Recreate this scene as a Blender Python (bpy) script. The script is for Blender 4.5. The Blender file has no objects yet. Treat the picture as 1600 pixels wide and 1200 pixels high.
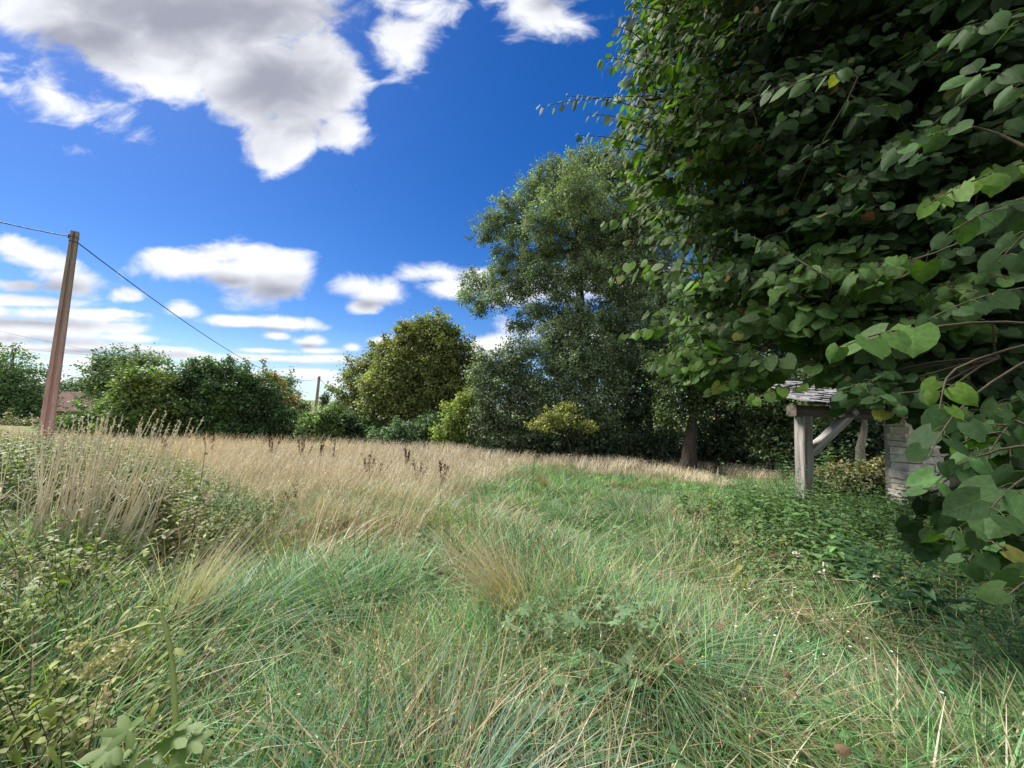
import bpy, math, random
import numpy as np
from mathutils import Vector, Matrix

rng = np.random.default_rng(11)
random.seed(11)
S = bpy.context.scene
COL = S.collection
R = math.radians

# ------------------------------------------------------------------ camera
F_PX, PITCH, ROLL = 601.0, R(4.1), R(2.2)
EYE = np.array([0.0, 0.0, 1.6])
cam_d = bpy.data.cameras.new("camera")
cam = bpy.data.objects.new("camera", cam_d)
COL.objects.link(cam)
cam_d.sensor_fit = 'HORIZONTAL'
cam_d.sensor_width = 36.0
cam_d.lens = 36.0 * F_PX / 1600.0
cam_d.clip_start, cam_d.clip_end = 0.05, 6000.0
M_CAM = Matrix.Rotation(R(90) + PITCH, 4, 'X') @ Matrix.Rotation(ROLL, 4, 'Z')
cam.matrix_world = Matrix.Translation(Vector(EYE)) @ M_CAM
S.camera = cam
CR = np.array(M_CAM.to_3x3())

# ------------------------------------------------------------------ light
SUN_EL, SUN_AZ = R(50), R(-62)        # azimuth from +Y, negative is to the left
sd = bpy.data.lights.new("sun", 'SUN')
sd.energy, sd.angle, sd.color = 4.6, R(22), (1.0, 0.95, 0.86)
sun = bpy.data.objects.new("sun", sd)
COL.objects.link(sun)
sdir = Vector((math.sin(SUN_AZ) * math.cos(SUN_EL), math.cos(SUN_AZ) * math.cos(SUN_EL), math.sin(SUN_EL)))
sun.rotation_euler = sdir.to_track_quat('Z', 'Y').to_euler()
sun.location = (-30, 26, 60)

S.view_settings.view_transform = 'Standard'
S.view_settings.look = 'None'
S.view_settings.gamma = 1.0
S.view_settings.exposure = 1.15
S.render.engine = 'CYCLES'
S.cycles.max_bounces = 7
S.cycles.diffuse_bounces = 4
S.cycles.glossy_bounces = 2
S.cycles.transmission_bounces = 4
S.cycles.use_denoising = True
S.cycles.sample_clamp_indirect = 6.0

# ------------------------------------------------------------------ pixel / world helpers
def ray(px, py):
    px = np.asarray(px, float); py = np.asarray(py, float)
    d = np.stack([(px - 800) / F_PX, (600 - py) / F_PX, -np.ones_like(px)], -1)
    return d @ CR.T
def P(px, py, Y):
    d = ray(px, py)
    return EYE + d * (np.asarray(Y, float) / d[..., 1])[..., None]
def V3(px, py, Y):
    return Vector(P(px, py, Y).tolist())
def proj(p):
    q = (np.asarray(p) - EYE) @ CR
    return 800 + F_PX * q[..., 0] / -q[..., 2], 600 - F_PX * q[..., 1] / -q[..., 2]
def sstep(a, b, x):
    t = np.clip((np.asarray(x, float) - a) / (b - a), 0, 1)
    return t * t * (3 - 2 * t)
_lat = np.random.default_rng(3).random((256, 256))
def vn(x, y, s, o=0):
    x = np.asarray(x, float) / s + 37.3 + o * 17.7; y = np.asarray(y, float) / s + 91.1 + o * 29.3
    xi, yi = np.floor(x).astype(int), np.floor(y).astype(int)
    fx, fy = x - xi, y - yi
    fx, fy = fx * fx * (3 - 2 * fx), fy * fy * (3 - 2 * fy)
    g = lambda a, b: _lat[a % 256, b % 256]
    return (g(xi, yi) * (1 - fx) + g(xi + 1, yi) * fx) * (1 - fy) + (g(xi, yi + 1) * (1 - fx) + g(xi + 1, yi + 1) * fx) * fy
def zg(x, y):
    x = np.asarray(x, float); y = np.asarray(y, float)
    z = -0.05 * (np.clip(y, 3, 28) - 3) - 0.045 * (np.clip(y, 28, 90) - 28)
    z = z + 14.0 * sstep(260, 1000, y) + 0.35 * sstep(0.62, 1.1, -x / np.maximum(y, 1.0)) * sstep(13, 6, y) * sstep(0.5, 2.5, -x)
    near = sstep(60, 20, np.hypot(x, y))
    z = z + near * ((vn(x, y, 2.6) - .5) * .22 + (vn(x, y, 0.8, 1) - .5) * .10)
    z = z + (1 - near) * (vn(x, y, 60, 2) - .5) * 1.0 * sstep(60, 200, np.hypot(x, y)) + sstep(300, 900, y) * (vn(x, y, 420, 3) - .5) * 9
    return z
def nrm(a):
    return a / np.maximum(np.linalg.norm(a, axis=-1, keepdims=True), 1e-9)

# ------------------------------------------------------------------ mesh helpers
class MB:
    def __init__(s): s.v, s.c, s.uv, s.f, s.n = [], [], [], [], 0
    def add(s, v, f, c=(.5, .5, .5), uv=None, m=0):
        v = np.asarray(v, np.float32).reshape(-1, 3); n = len(v)
        if n == 0: return
        s.v.append(v)
        s.c.append(np.broadcast_to(np.asarray(c, np.float32), (n, 3)))
        s.uv.append(np.zeros((n, 2), np.float32) if uv is None else np.asarray(uv, np.float32))
        f = np.asarray(f, np.int64)
        s.f.append((f + s.n, m)); s.n += n
    def build(s, name, mats, parent=None, origin=None, smooth=True):
        me = bpy.data.meshes.new(name)
        v = np.concatenate(s.v); c = np.concatenate(s.c); uv = np.concatenate(s.uv)
        if origin is not None: v = v - np.asarray(origin, np.float32)
        ls = np.concatenate([f.reshape(-1) for f, _ in s.f]).astype(np.int32)
        cnt = np.concatenate([np.full(len(f), f.shape[1], np.int32) for f, _ in s.f])
        mi = np.concatenate([np.full(len(f), m, np.int32) for f, m in s.f])
        st = np.concatenate([[0], np.cumsum(cnt)[:-1]]).astype(np.int32)
        me.vertices.add(len(v)); me.vertices.foreach_set("co", v.astype(np.float32).ravel())
        me.loops.add(len(ls)); me.loops.foreach_set("vertex_index", ls)
        me.polygons.add(len(cnt)); me.polygons.foreach_set("loop_start", st); me.polygons.foreach_set("loop_total", cnt)
        me.polygons.foreach_set("material_index", mi)
        me.polygons.foreach_set("use_smooth", np.full(len(cnt), smooth, bool))
        a = me.attributes.new("Col", 'FLOAT_COLOR', 'POINT')
        a.data.foreach_set("color", np.concatenate([c, np.ones((len(c), 1), np.float32)], 1).astype(np.float32).ravel())
        l = me.uv_layers.new(name="UVMap")
        l.data.foreach_set("uv", uv[ls].astype(np.float32).ravel())
        me.update(calc_edges=True); me.validate()
        for m in (mats if isinstance(mats, (list, tuple)) else [mats]): me.materials.append(m)
        o = bpy.data.objects.new(name, me); COL.objects.link(o)
        if parent is not None: o.parent = parent
        elif origin is not None: o.location = Vector([float(q) for q in origin])
        return o

def tag(o, label=None, cat=None, group=None, kind=None):
    if label: o["label"] = label
    if cat: o["category"] = cat
    if group: o["group"] = group
    if kind: o["kind"] = kind
    return o
def empty(name, loc):
    o = bpy.data.objects.new(name, None); COL.objects.link(o)
    o.empty_display_size = .2
    o.location = Vector([float(q) for q in loc]); return o

def tube(mb, pts, rad, sides=6, c=(.3, .3, .3), cap=True, m=0):
    pts = np.asarray(pts, float); n = len(pts)
    rad = np.broadcast_to(np.asarray(rad, float), (n,))
    t = nrm(np.gradient(pts, axis=0))
    ref = np.array([0, 0, 1.0]) if abs(t[0][2]) < .9 else np.array([1.0, 0, 0])
    a = nrm(np.cross(t, ref)); b = np.cross(t, a)
    an = np.linspace(0, 2 * math.pi, sides, endpoint=False)
    v = pts[:, None] + rad[:, None, None] * (np.cos(an)[None, :, None] * a[:, None] + np.sin(an)[None, :, None] * b[:, None])
    i = np.arange(n - 1)[:, None] * sides; j = np.arange(sides)[None]; k = (j + 1) % sides
    f = np.stack([i + j, i + k, i + sides + k, i + sides + j], -1).reshape(-1, 4)
    uv = np.stack(np.broadcast_arrays(np.linspace(0, 1, sides)[None], np.linspace(0, 1, n)[:, None]), -1).reshape(-1, 2)
    cc = np.asarray(c, float)
    if cc.ndim == 2: cc = np.repeat(cc, sides, 0)
    mb.add(v.reshape(-1, 3), f, cc, uv, m)
    if cap and sides > 3:
        e = np.repeat(v[[0, -1]].mean(1)[:, None], 1, 1)
        mb.add(np.concatenate([v[-1], v[-1].mean(0)[None]]), [[q, (q + 1) % sides, sides] for q in range(sides)], cc if cc.ndim == 1 else cc[0], None, m)
def bez(p0, p1, p2, p3, n=8):
    t = np.linspace(0, 1, n)[:, None]
    p0, p1, p2, p3 = [np.asarray(q, float) for q in (p0, p1, p2, p3)]
    return (1 - t) ** 3 * p0 + 3 * (1 - t) ** 2 * t * p1 + 3 * (1 - t) * t * t * p2 + t ** 3 * p3
BOXF = np.array([[0, 3, 2, 1], [4, 5, 6, 7], [0, 1, 5, 4], [1, 2, 6, 5], [2, 3, 7, 6], [3, 0, 4, 7]])
def box(mb, o, ex, ey, ez, c=(.5, .5, .5), jit=0., m=0):
    """box with corner o and edge vectors"""
    o, ex, ey, ez = [np.asarray(q, float) for q in (o, ex, ey, ez)]
    v = np.array([o, o + ex, o + ex + ey, o + ey, o + ez, o + ex + ez, o + ex + ey + ez, o + ey + ez])
    if jit: v = v + rng.normal(0, jit, v.shape)
    mb.add(v, BOXF, c, None, m)

def grid_leaf(ws, ys, nx, fold, droop, back=0.0):
    """leaf template lying in XY with tip along +Y: half widths ws at heights ys"""
    v, uv = [], []
    for j, (w, y) in enumerate(zip(ws, ys)):
        for i in range(-nx, nx + 1):
            a = i / nx
            yy = y - back * abs(a) * (1 - y) * (1.0 if j < 2 else .6 if j == 2 else 0)
            v.append((w * a, yy, fold * abs(w * a) - droop * y * y - .25 * fold * (a * a) * w))
            uv.append((.5 + .5 * a * (w / max(ws)), y))
    k = 2 * nx + 1; f = []
    for j in range(len(ws) - 1):
        for i in range(k - 1):
            f.append((j * k + i, j * k + i + 1, (j + 1) * k + i + 1, (j + 1) * k + i))
    return np.array(v), np.array(f), np.array(uv)
HEART = grid_leaf([.33, .50, .54, .46, .28, .10, .01], [0, .16, .36, .58, .80, .93, 1.05], 2, -.16, .14, .24)
OVATE = grid_leaf([.03, .21, .24, .15, .01], [0, .22, .46, .75, 1.0], 1, .25, .32)
LANCE = grid_leaf([.02, .09, .11, .07, .005], [0, .25, .5, .78, 1.0], 1, .3, .35)
DIA = (np.array([(0, 0, 0), (.36, .5, .06), (0, 1, -.06), (-.36, .5, .06)]), np.array([[0, 1, 2, 3]]), np.array([(.5, 0), (1, .5), (.5, 1), (0, .5)]))
def lobed():
    an = np.linspace(-2.55, 2.55, 23); r = .42 + .17 * np.cos(an * 5 * 2 * math.pi / 5.1 * .98) + .05 * np.cos(an)
    pts = [(0, .32, .03)] + [(math.sin(a) * q, .32 + math.cos(a) * q, -.18 * q * q + .03 * math.cos(5 * a)) for a, q in zip(an, r)]
    f = [(0, i, i + 1) for i in range(1, 23)]
    v = np.array(pts); return v, np.array(f), np.stack([v[:, 0] + .5, v[:, 1]], 1)
LOBED = lobed()

def inst(mb, T, pos, d, n, sc, col, zs=None, ws=None, m=0):
    """leaf copies: base at pos, pointing along d, with face normal near n"""
    tv, tf, tuv = T
    N = len(pos)
    if N == 0: return
    d = nrm(np.asarray(d, float)); x = nrm(np.cross(d, n)); z = np.cross(x, d)
    sc = np.broadcast_to(np.asarray(sc, float), (N,))
    zs = np.ones(N) if zs is None else zs
    ws = np.ones(N) if ws is None else ws
    v = pos[:, None] + sc[:, None, None] * (tv[None, :, 0:1] * x[:, None] * ws[:, None, None] + tv[None, :, 1:2] * d[:, None] + tv[None, :, 2:3] * z[:, None] * zs[:, None, None])
    k = len(tv)
    f = (tf[None] + (np.arange(N) * k)[:, None, None]).reshape(-1, tf.shape[1])
    col = np.asarray(col, float)
    c = np.repeat(np.broadcast_to(col, (N, 3)), k, 0)
    mb.add(v.reshape(-1, 3), f, c, np.tile(tuv, (N, 1)), m)

# ------------------------------------------------------------------ materials
def nmat(name):
    m = bpy.data.materials.new(name); m.use_nodes = True
    nt = m.node_tree; nt.nodes.clear()
    return m, nt, nt.nodes, nt.links
def N_(ns, t, **k):
    n = ns.new(t)
    for a, b in k.items(): setattr(n, a, b)
    return n
def leaf_mat(name, transl=.3, rough=.5, spec=.35, veins=False, tcol=(1.25, 1.5, .45)):
    m, nt, ns, L = nmat(name)
    out = N_(ns, 'ShaderNodeOutputMaterial'); at = N_(ns, 'ShaderNodeAttribute', attribute_name="Col")
    bs = N_(ns, 'ShaderNodeBsdfPrincipled'); tr = N_(ns, 'ShaderNodeBsdfTranslucent'); mx = N_(ns, 'ShaderNodeMixShader')
    bs.inputs['Roughness'].default_value = rough; bs.inputs['Specular IOR Level'].default_value = spec
    mx.inputs[0].default_value = transl
    col = at.outputs['Color']
    if veins:
        uv = N_(ns, 'ShaderNodeUVMap'); sp = N_(ns, 'ShaderNodeSeparateXYZ'); L.new(uv.outputs[0], sp.inputs[0])
        a = N_(ns, 'ShaderNodeMath', operation='SUBTRACT'); a.inputs[1].default_value = .5; L.new(sp.outputs[0], a.inputs[0])
        b = N_(ns, 'ShaderNodeMath', operation='ABSOLUTE'); L.new(a.outputs[0], b.inputs[0])
        c = N_(ns, 'ShaderNodeMath', operation='MULTIPLY_ADD'); L.new(b.outputs[0], c.inputs[0]); c.inputs[1].default_value = -1.1; L.new(sp.outputs[1], c.inputs[2])
        d = N_(ns, 'ShaderNodeMath', operation='MULTIPLY'); d.inputs[1].default_value = 6.5; L.new(c.outputs[0], d.inputs[0])
        e = N_(ns, 'ShaderNodeMath', operation='PINGPONG'); e.inputs[1].default_value = .5; L.new(d.outputs[0], e.inputs[0])
        r1 = N_(ns, 'ShaderNodeMapRange'); r1.inputs[1].default_value = .0; r1.inputs[2].default_value = .09; r1.inputs[3].default_value = 1; r1.inputs[4].default_value = 0; L.new(e.outputs[0], r1.inputs[0])
        r2 = N_(ns, 'ShaderNodeMapRange'); r2.inputs[1].default_value = .0; r2.inputs[2].default_value = .022; r2.inputs[3].default_value = 1; r2.inputs[4].default_value = 0; L.new(b.outputs[0], r2.inputs[0])
        mxv = N_(ns, 'ShaderNodeMath', operation='MAXIMUM'); L.new(r1.outputs[0], mxv.inputs[0]); L.new(r2.outputs[0], mxv.inputs[1])
        tc = N_(ns, 'ShaderNodeTexCoord'); no = N_(ns, 'ShaderNodeTexNoise'); no.inputs['Scale'].default_value = 55; no.inputs['Detail'].default_value = 3; L.new(tc.outputs['Object'], no.inputs['Vector'])
        hv = N_(ns, 'ShaderNodeHueSaturation'); rr = N_(ns, 'ShaderNodeMapRange'); rr.inputs[1].default_value = .3; rr.inputs[2].default_value = .7; rr.inputs[3].default_value = .78; rr.inputs[4].default_value = 1.22
        L.new(no.outputs[0], rr.inputs[0]); L.new(rr.outputs[0], hv.inputs['Value']); L.new(col, hv.inputs['Color'])
        mc = N_(ns, 'ShaderNodeMix', data_type='RGBA', blend_type='ADD'); sc = N_(ns, 'ShaderNodeMath', operation='MULTIPLY'); sc.inputs[1].default_value = .22
        L.new(mxv.outputs[0], sc.inputs[0]); L.new(sc.outputs[0], mc.inputs['Factor']); L.new(hv.outputs[0], mc.inputs['A']); mc.inputs['B'].default_value = (.05, .07, .03, 1)
        col = mc.outputs['Result']
        bu = N_(ns, 'ShaderNodeBump'); bu.inputs['Strength'].default_value = .25; bu.inputs['Distance'].default_value = .002; L.new(mxv.outputs[0], bu.inputs['Height']); L.new(bu.outputs[0], bs.inputs['Normal'])
    L.new(col, bs.inputs['Base Color'])
    tm = N_(ns, 'ShaderNodeMix', data_type='RGBA', blend_type='MULTIPLY'); tm.inputs['Factor'].default_value = 1
    L.new(col, tm.inputs['A']); tm.inputs['B'].default_value = (*tcol, 1); L.new(tm.outputs['Result'], tr.inputs['Color'])
    L.new(bs.outputs[0], mx.inputs[1]); L.new(tr.outputs[0], mx.inputs[2]); L.new(mx.outputs[0], out.inputs[0])
    return m
def rough_mat(name, dark, light, scale=6., stretch=(1, 1, 1), rough=.85, bump=.4, attr=False, detail=6, dist=.02):
    m, nt, ns, L = nmat(name)
    out = N_(ns, 'ShaderNodeOutputMaterial'); bs = N_(ns, 'ShaderNodeBsdfPrincipled'); bs.inputs['Roughness'].default_value = rough
    bs.inputs['Specular IOR Level'].default_value = .25
    tc = N_(ns, 'ShaderNodeTexCoord'); mp = N_(ns, 'ShaderNodeMapping'); mp.inputs['Scale'].default_value = stretch
    no = N_(ns, 'ShaderNodeTexNoise'); no.inputs['Scale'].default_value = scale; no.inputs['Detail'].default_value = detail; no.inputs['Roughness'].default_value = .65
    L.new(tc.outputs['Object'], mp.inputs[0]); L.new(mp.outputs[0], no.inputs['Vector'])
    cr = N_(ns, 'ShaderNodeValToRGB'); cr.color_ramp.elements[0].position = .3; cr.color_ramp.elements[1].position = .7
    cr.color_ramp.elements[0].color = (*dark, 1); cr.color_ramp.elements[1].color = (*light, 1)
    L.new(no.outputs[0], cr.inputs[0]); col = cr.outputs[0]
    if attr:
        at = N_(ns, 'ShaderNodeAttribute', attribute_name="Col"); mm = N_(ns, 'ShaderNodeMix', data_type='RGBA', blend_type='MULTIPLY'); mm.inputs['Factor'].default_value = 1
        L.new(col, mm.inputs['A']); L.new(at.outputs['Color'], mm.inputs['B']); col = mm.outputs['Result']
    L.new(col, bs.inputs['Base Color'])
    bu = N_(ns, 'ShaderNodeBump'); bu.inputs['Strength'].default_value = bump; bu.inputs['Distance'].default_value = dist
    L.new(no.outputs[0], bu.inputs['Height']); L.new(bu.outputs[0], bs.inputs['Normal']); L.new(bs.outputs[0], out.inputs[0])
    return m
M = dict(
    linden=leaf_mat("linden_leaf", .42, .58, .14, True, (1.3, 1.65, .35)),
    foliage=leaf_mat("foliage", .25, .55, .3, False, (1.2, 1.35, .5)),
    weed=leaf_mat("weed_leaf", .3, .55, .3, False),
    grass=leaf_mat("grass_blade", .3, .5, .3, False, (1.1, 1.25, .6)),
    straw=leaf_mat("straw", .2, .6, .25, False, (1.1, 1.0, .7)),
    bark=rough_mat("bark", (.035, .028, .022), (.12, .10, .08), 5, (1, 1, .25), bump=.8),
    pale_bark=rough_mat("pale_bark", (.14, .12, .09), (.34, .31, .26), 7, (1, 1, .3), bump=.5),
    twig=rough_mat("twig", (.035, .03, .02), (.085, .068, .045), 12),
    stem=leaf_mat("green_stem", .1, .5, .3, False),
    wood=rough_mat("weathered_wood", (.13, .12, .10), (.52, .49, .44), 16, (1, 1, .07), bump=.9, attr=True, detail=9),
    slab=rough_mat("stone_slab", (.45, .45, .46), (.95, .95, .97), 7, bump=.5, attr=True, rough=.75),
    stone=rough_mat("limestone", (.5, .48, .45), (1.0, 1.0, 1.0), 9, bump=.7, attr=True, rough=.9),
    tile=rough_mat("roof_tile", (.11, .06, .05), (.20, .11, .09), 3, bump=.3),
    render=rough_mat("wall_render", (.34, .29, .23), (.50, .44, .36), 1.5, bump=.2),
    white_render=rough_mat("white_wall", (.62, .62, .60), (.78, .78, .76), 1.5, bump=.2),
    cable=rough_mat("cable", (.012, .012, .015), (.03, .03, .035), 20, rough=.5),
    metal=rough_mat("bracket_metal", (.06, .06, .06), (.14, .13, .12), 30, rough=.5),
    timber=rough_mat("pole_timber", (.20, .15, .11), (.36, .28, .21), 6, (1, 1, .15), bump=.5),
)
def pole_mat():
    m, nt, ns, L = nmat("painted_concrete")
    out = N_(ns, 'ShaderNodeOutputMaterial'); bs = N_(ns, 'ShaderNodeBsdfPrincipled'); bs.inputs['Roughness'].default_value = .8
    tc = N_(ns, 'ShaderNodeTexCoord'); sp = N_(ns, 'ShaderNodeSeparateXYZ'); L.new(tc.outputs['Object'], sp.inputs[0])
    no = N_(ns, 'ShaderNodeTexNoise'); no.inputs['Scale'].default_value = 3; no.inputs['Detail'].default_value = 7; no.inputs['Roughness'].default_value = .7
    mp = N_(ns, 'ShaderNodeMapping'); mp.inputs['Scale'].default_value = (6, 6, .6); L.new(tc.outputs['Object'], mp.inputs[0]); L.new(mp.outputs[0], no.inputs['Vector'])
    ad = N_(ns, 'ShaderNodeMath', operation='MULTIPLY_ADD'); L.new(no.outputs[0], ad.inputs[0]); ad.inputs[1].default_value = 3.0; L.new(sp.outputs[2], ad.inputs[2])
    mr = N_(ns, 'ShaderNodeMapRange'); mr.inputs[1].default_value = 2.0; mr.inputs[2].default_value = 7.0; L.new(ad.outputs[0], mr.inputs[0])
    cr = N_(ns, 'ShaderNodeValToRGB'); e = cr.color_ramp.elements
    e[0].position, e[0].color = 0, (.60, .36, .31, 1); e[1].position, e[1].color = 1, (.30, .23, .17, 1)
    q = e.new(.45); q.color = (.50, .31, .25, 1)
    L.new(mr.outputs[0], cr.inputs[0])
    hs = N_(ns, 'ShaderNodeHueSaturation'); r2 = N_(ns, 'ShaderNodeMapRange'); r2.inputs[1].default_value = .3; r2.inputs[2].default_value = .7; r2.inputs[3].default_value = .65; r2.inputs[4].default_value = 1.3
    L.new(no.outputs[0], r2.inputs[0]); L.new(r2.outputs[0], hs.inputs['Value']); L.new(cr.outputs[0], hs.inputs['Color']); L.new(hs.outputs[0], bs.inputs['Base Color'])
    bu = N_(ns, 'ShaderNodeBump'); bu.inputs['Strength'].default_value = .4; bu.inputs['Distance'].default_value = .01; L.new(no.outputs[0], bu.inputs['Height']); L.new(bu.outputs[0], bs.inputs['Normal'])
    L.new(bs.outputs[0], out.inputs[0]); return m
M['pole'] = pole_mat()

# ------------------------------------------------------------------ sky with clouds (directions only, so it stays put at infinity)
W = bpy.data.worlds.new("World"); S.world = W; W.use_nodes = True
def build_sky():
    nt = W.node_tree; ns, L = nt.nodes, nt.links; ns.clear()
    # (cx, cy, rx, ry, tilt) of each cloud as it was sighted
    clouds = [(250, 10, 370, 105, 0, 1.35), (390, 110, 205, 105, 24, 1.35), (490, 130, 95, 115, 0, 1.3), (440, 215, 62, 75, 30, 1.1), (210, 75, 190, 80, 24, 1.2), (530, 200, 52, 46, 0, 1.0),
              (85, 150, 120, 40, 25, .25), (630, 60, 75, 60, 30, .50), (650, 10, 80, 40, 0, .46), (845, 15, 95, 55, 0, .62), (-20, 110, 60, 14, 40, .4),
              (400, 430, 105, 50, 0), (300, 414, 110, 28, 0), (350, 396, 75, 28, 0), (260, 402, 60, 18, 0), (455, 428, 48, 45, 0), (390, 400, 40, 30, 0),
              (560, 448, 62, 24, 0), (585, 458, 56, 22, 0), (568, 478, 34, 13, 0), (680, 425, 62, 22, 0), (700, 450, 50, 20, 0), (745, 432, 30, 16, 0),
              (45, 400, 110, 24, 16), (100, 440, 75, 28, 12), (200, 463, 40, 13, 0), (30, 445, 90, 12, 0), (283, 484, 36, 15, 0), (445, 506, 62, 13, 0), (380, 503, 75, 10, 0),
              (90, 492, 150, 16, 0), (60, 520, 130, 17, 0), (190, 513, 52, 12, 0), (200, 528, 60, 9, 0), (125, 540, 130, 12, 0), (484, 535, 32, 12, 0), (552, 543, 22, 10, 0), (597, 534, 28, 12, 0), (430, 525, 26, 9, 0),
              (300, 556, 140, 11, 0), (440, 560, 80, 9, 0), (110, 566, 140, 10, 0), (520, 560, 60, 9, 0), (60, 590, 130, 8, 0), (470, 582, 90, 8, 0), (530, 600, 60, 6, 0), (350, 590, 80, 7, 0),
              (30, 470, 130, 12, 0, .75), (70, 508, 170, 14, 0, .8), (40, 545, 150, 10, 0, .8), (160, 490, 90, 9, 0, .7), (230, 545, 110, 7, 0), (420, 548, 70, 6, 0), (90, 578, 170, 7, 0), (260, 572, 120, 6, 0), (500, 548, 50, 7, 0), (510, 590, 80, 5, 0), (400, 600, 120, 4, 0), (830, 455, 90, 30, 0), (960, 440, 120, 40, 0), (765, 540, 70, 22, 0), (900, 520, 120, 30, 0)]
    greys = [(300, 20, 330, 110), (440, 130, 120, 130), (150, 60, 150, 60), (430, 455, 100, 26), (360, 440, 60, 14), (90, 450, 100, 20), (60, 505, 120, 10), (60, 532, 120, 9), (580, 475, 50, 12), (150, 550, 150, 6), (450, 570, 120, 5), (855, 5, 40, 30), (480, 541, 30, 5), (420, 515, 70, 5)]
    out = ns.new('ShaderNodeOutputWorld'); bg = ns.new('ShaderNodeBackground')
    sky = ns.new('ShaderNodeTexSky'); sky.sky_type = 'NISHITA'; sky.sun_disc = False
    sky.sun_elevation = SUN_EL; sky.sun_rotation = SUN_AZ
    sky.air_density = 1.0; sky.dust_density = .3; sky.ozone_density = 4.0; sky.altitude = 300
    hs = ns.new('ShaderNodeHueSaturation'); hs.inputs['Saturation'].default_value = 1.36; hs.inputs['Value'].default_value = .60; hs.inputs['Hue'].default_value = .513; L.new(sky.outputs[0], hs.inputs['Color'])
    tc = ns.new('ShaderNodeTexCoord'); sp = ns.new('ShaderNodeSeparateXYZ'); L.new(tc.outputs['Generated'], sp.inputs[0])
    my = ns.new('ShaderNodeMath'); my.operation = 'ABSOLUTE'; L.new(sp.outputs[1], my.inputs[0])
    m2 = ns.new('ShaderNodeMath'); m2.operation = 'MAXIMUM'; m2.inputs[1].default_value = .05; L.new(my.outputs[0], m2.inputs[0])
    u = ns.new('ShaderNodeMath'); u.operation = 'DIVIDE'; L.new(sp.outputs[0], u.inputs[0]); L.new(m2.outputs[0], u.inputs[1])
    v = ns.new('ShaderNodeMath'); v.operation = 'DIVIDE'; L.new(sp.outputs[2], v.inputs[0]); L.new(m2.outputs[0], v.inputs[1])
    cb = ns.new('ShaderNodeCombineXYZ'); L.new(u.outputs[0], cb.inputs[0]); L.new(v.outputs[0], cb.inputs[1])
    def noise(off, scale, detail, rough, sx, dist=0.):
        mp = ns.new('ShaderNodeMapping'); mp.inputs['Scale'].default_value = (1, sx, 1); mp.inputs['Location'].default_value = off; L.new(cb.outputs[0], mp.inputs[0])
        n = ns.new('ShaderNodeTexNoise'); n.noise_dimensions = '2D'; n.inputs['Scale'].default_value = scale; n.inputs['Detail'].default_value = detail
        n.inputs['Roughness'].default_value = rough; n.inputs['Distortion'].default_value = dist; L.new(mp.outputs[0], n.inputs['Vector']); return n.outputs[0]
    def ellipses(lst):
        prev = None
        for e in lst:
            cx, cy, rx, ry = e[:4]; tl = e[4] if len(e) > 4 else 0
            p = P(cx, cy, 1.0); X, Z = p[0], p[2] - 1.6; rx /= F_PX; ry /= F_PX
            if tl:
                q = ns.new('ShaderNodeMapping'); q.vector_type = 'TEXTURE'; q.inputs['Location'].default_value = (X, Z, 0)
                q.inputs['Rotation'].default_value = (0, 0, -R(tl) - ROLL); q.inputs['Scale'].default_value = (rx, ry, 1)
            else:
                q = ns.new('ShaderNodeVectorMath'); q.operation = 'MULTIPLY_ADD'; q.inputs[1].default_value = (1 / rx, 1 / ry, 0); q.inputs[2].default_value = (-X / rx, -Z / ry, 0)
            L.new(cb.outputs[0], q.inputs[0])
            ln = ns.new('ShaderNodeVectorMath'); ln.operation = 'LENGTH'; L.new(q.outputs[0], ln.inputs[0])
            k = e[5] if len(e) > 5 else min(1.0, max(.62, ry * F_PX / 55.))
            s = ns.new('ShaderNodeMath'); s.operation = 'MULTIPLY_ADD'; L.new(ln.outputs['Value'], s.inputs[0]); s.inputs[1].default_value = -k; s.inputs[2].default_value = k
            if prev is None: prev = s.outputs[0]
            else:
                mx = ns.new('ShaderNodeMath'); mx.operation = 'MAXIMUM'; L.new(prev, mx.inputs[0]); L.new(s.outputs[0], mx.inputs[1]); prev = mx.outputs[0]
        return prev
    def mad(a, k, b):
        n = ns.new('ShaderNodeMath'); n.operation = 'MULTIPLY_ADD'; L.new(a, n.inputs[0]); n.inputs[1].default_value = k
        if isinstance(b, (int, float)): n.inputs[2].default_value = b
        else: L.new(b, n.inputs[2])
        return n.outputs[0]
    E, G = ellipses(clouds), ellipses(greys)
    n0 = noise((0, 0, 0), 7.0, 10, .58, 1.55, .3)
    n1 = noise((.05, -.10, 0), 6.0, 6, .5, 1.55, .3)
    f0 = mad(n0, 1.15, mad(E, 1.0, -.60))
    mask = ns.new('ShaderNodeMapRange'); mask.interpolation_type = 'SMOOTHSTEP'; mask.inputs[1].default_value = -.10; mask.inputs[2].default_value = .40; L.new(f0, mask.inputs[0])
    g0 = mad(n1, .95, mad(G, 1.0, -.38))
    shade = ns.new('ShaderNodeMapRange'); shade.interpolation_type = 'SMOOTHSTEP'; shade.inputs[1].default_value = -.25; shade.inputs[2].default_value = 1.0; L.new(g0, shade.inputs[0])
    cr = ns.new('ShaderNodeMix'); cr.data_type = 'RGBA'; L.new(shade.outputs[0], cr.inputs['Factor'])
    cr.inputs['A'].default_value = (4.7, 4.8, 5.0, 1); cr.inputs['B'].default_value = (1.75, 1.85, 2.25, 1)
    hz = ns.new('ShaderNodeMapRange'); hz.inputs[1].default_value = 0.0; hz.inputs[2].default_value = .20; hz.inputs[3].default_value = .42; hz.inputs[4].default_value = 0; L.new(v.outputs[0], hz.inputs[0])
    hm = ns.new('ShaderNodeMix'); hm.data_type = 'RGBA'; L.new(hz.outputs[0], hm.inputs['Factor']); L.new(hs.outputs[0], hm.inputs['A']); hm.inputs['B'].default_value = (2.6, 4.0, 6.0, 1)
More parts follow.
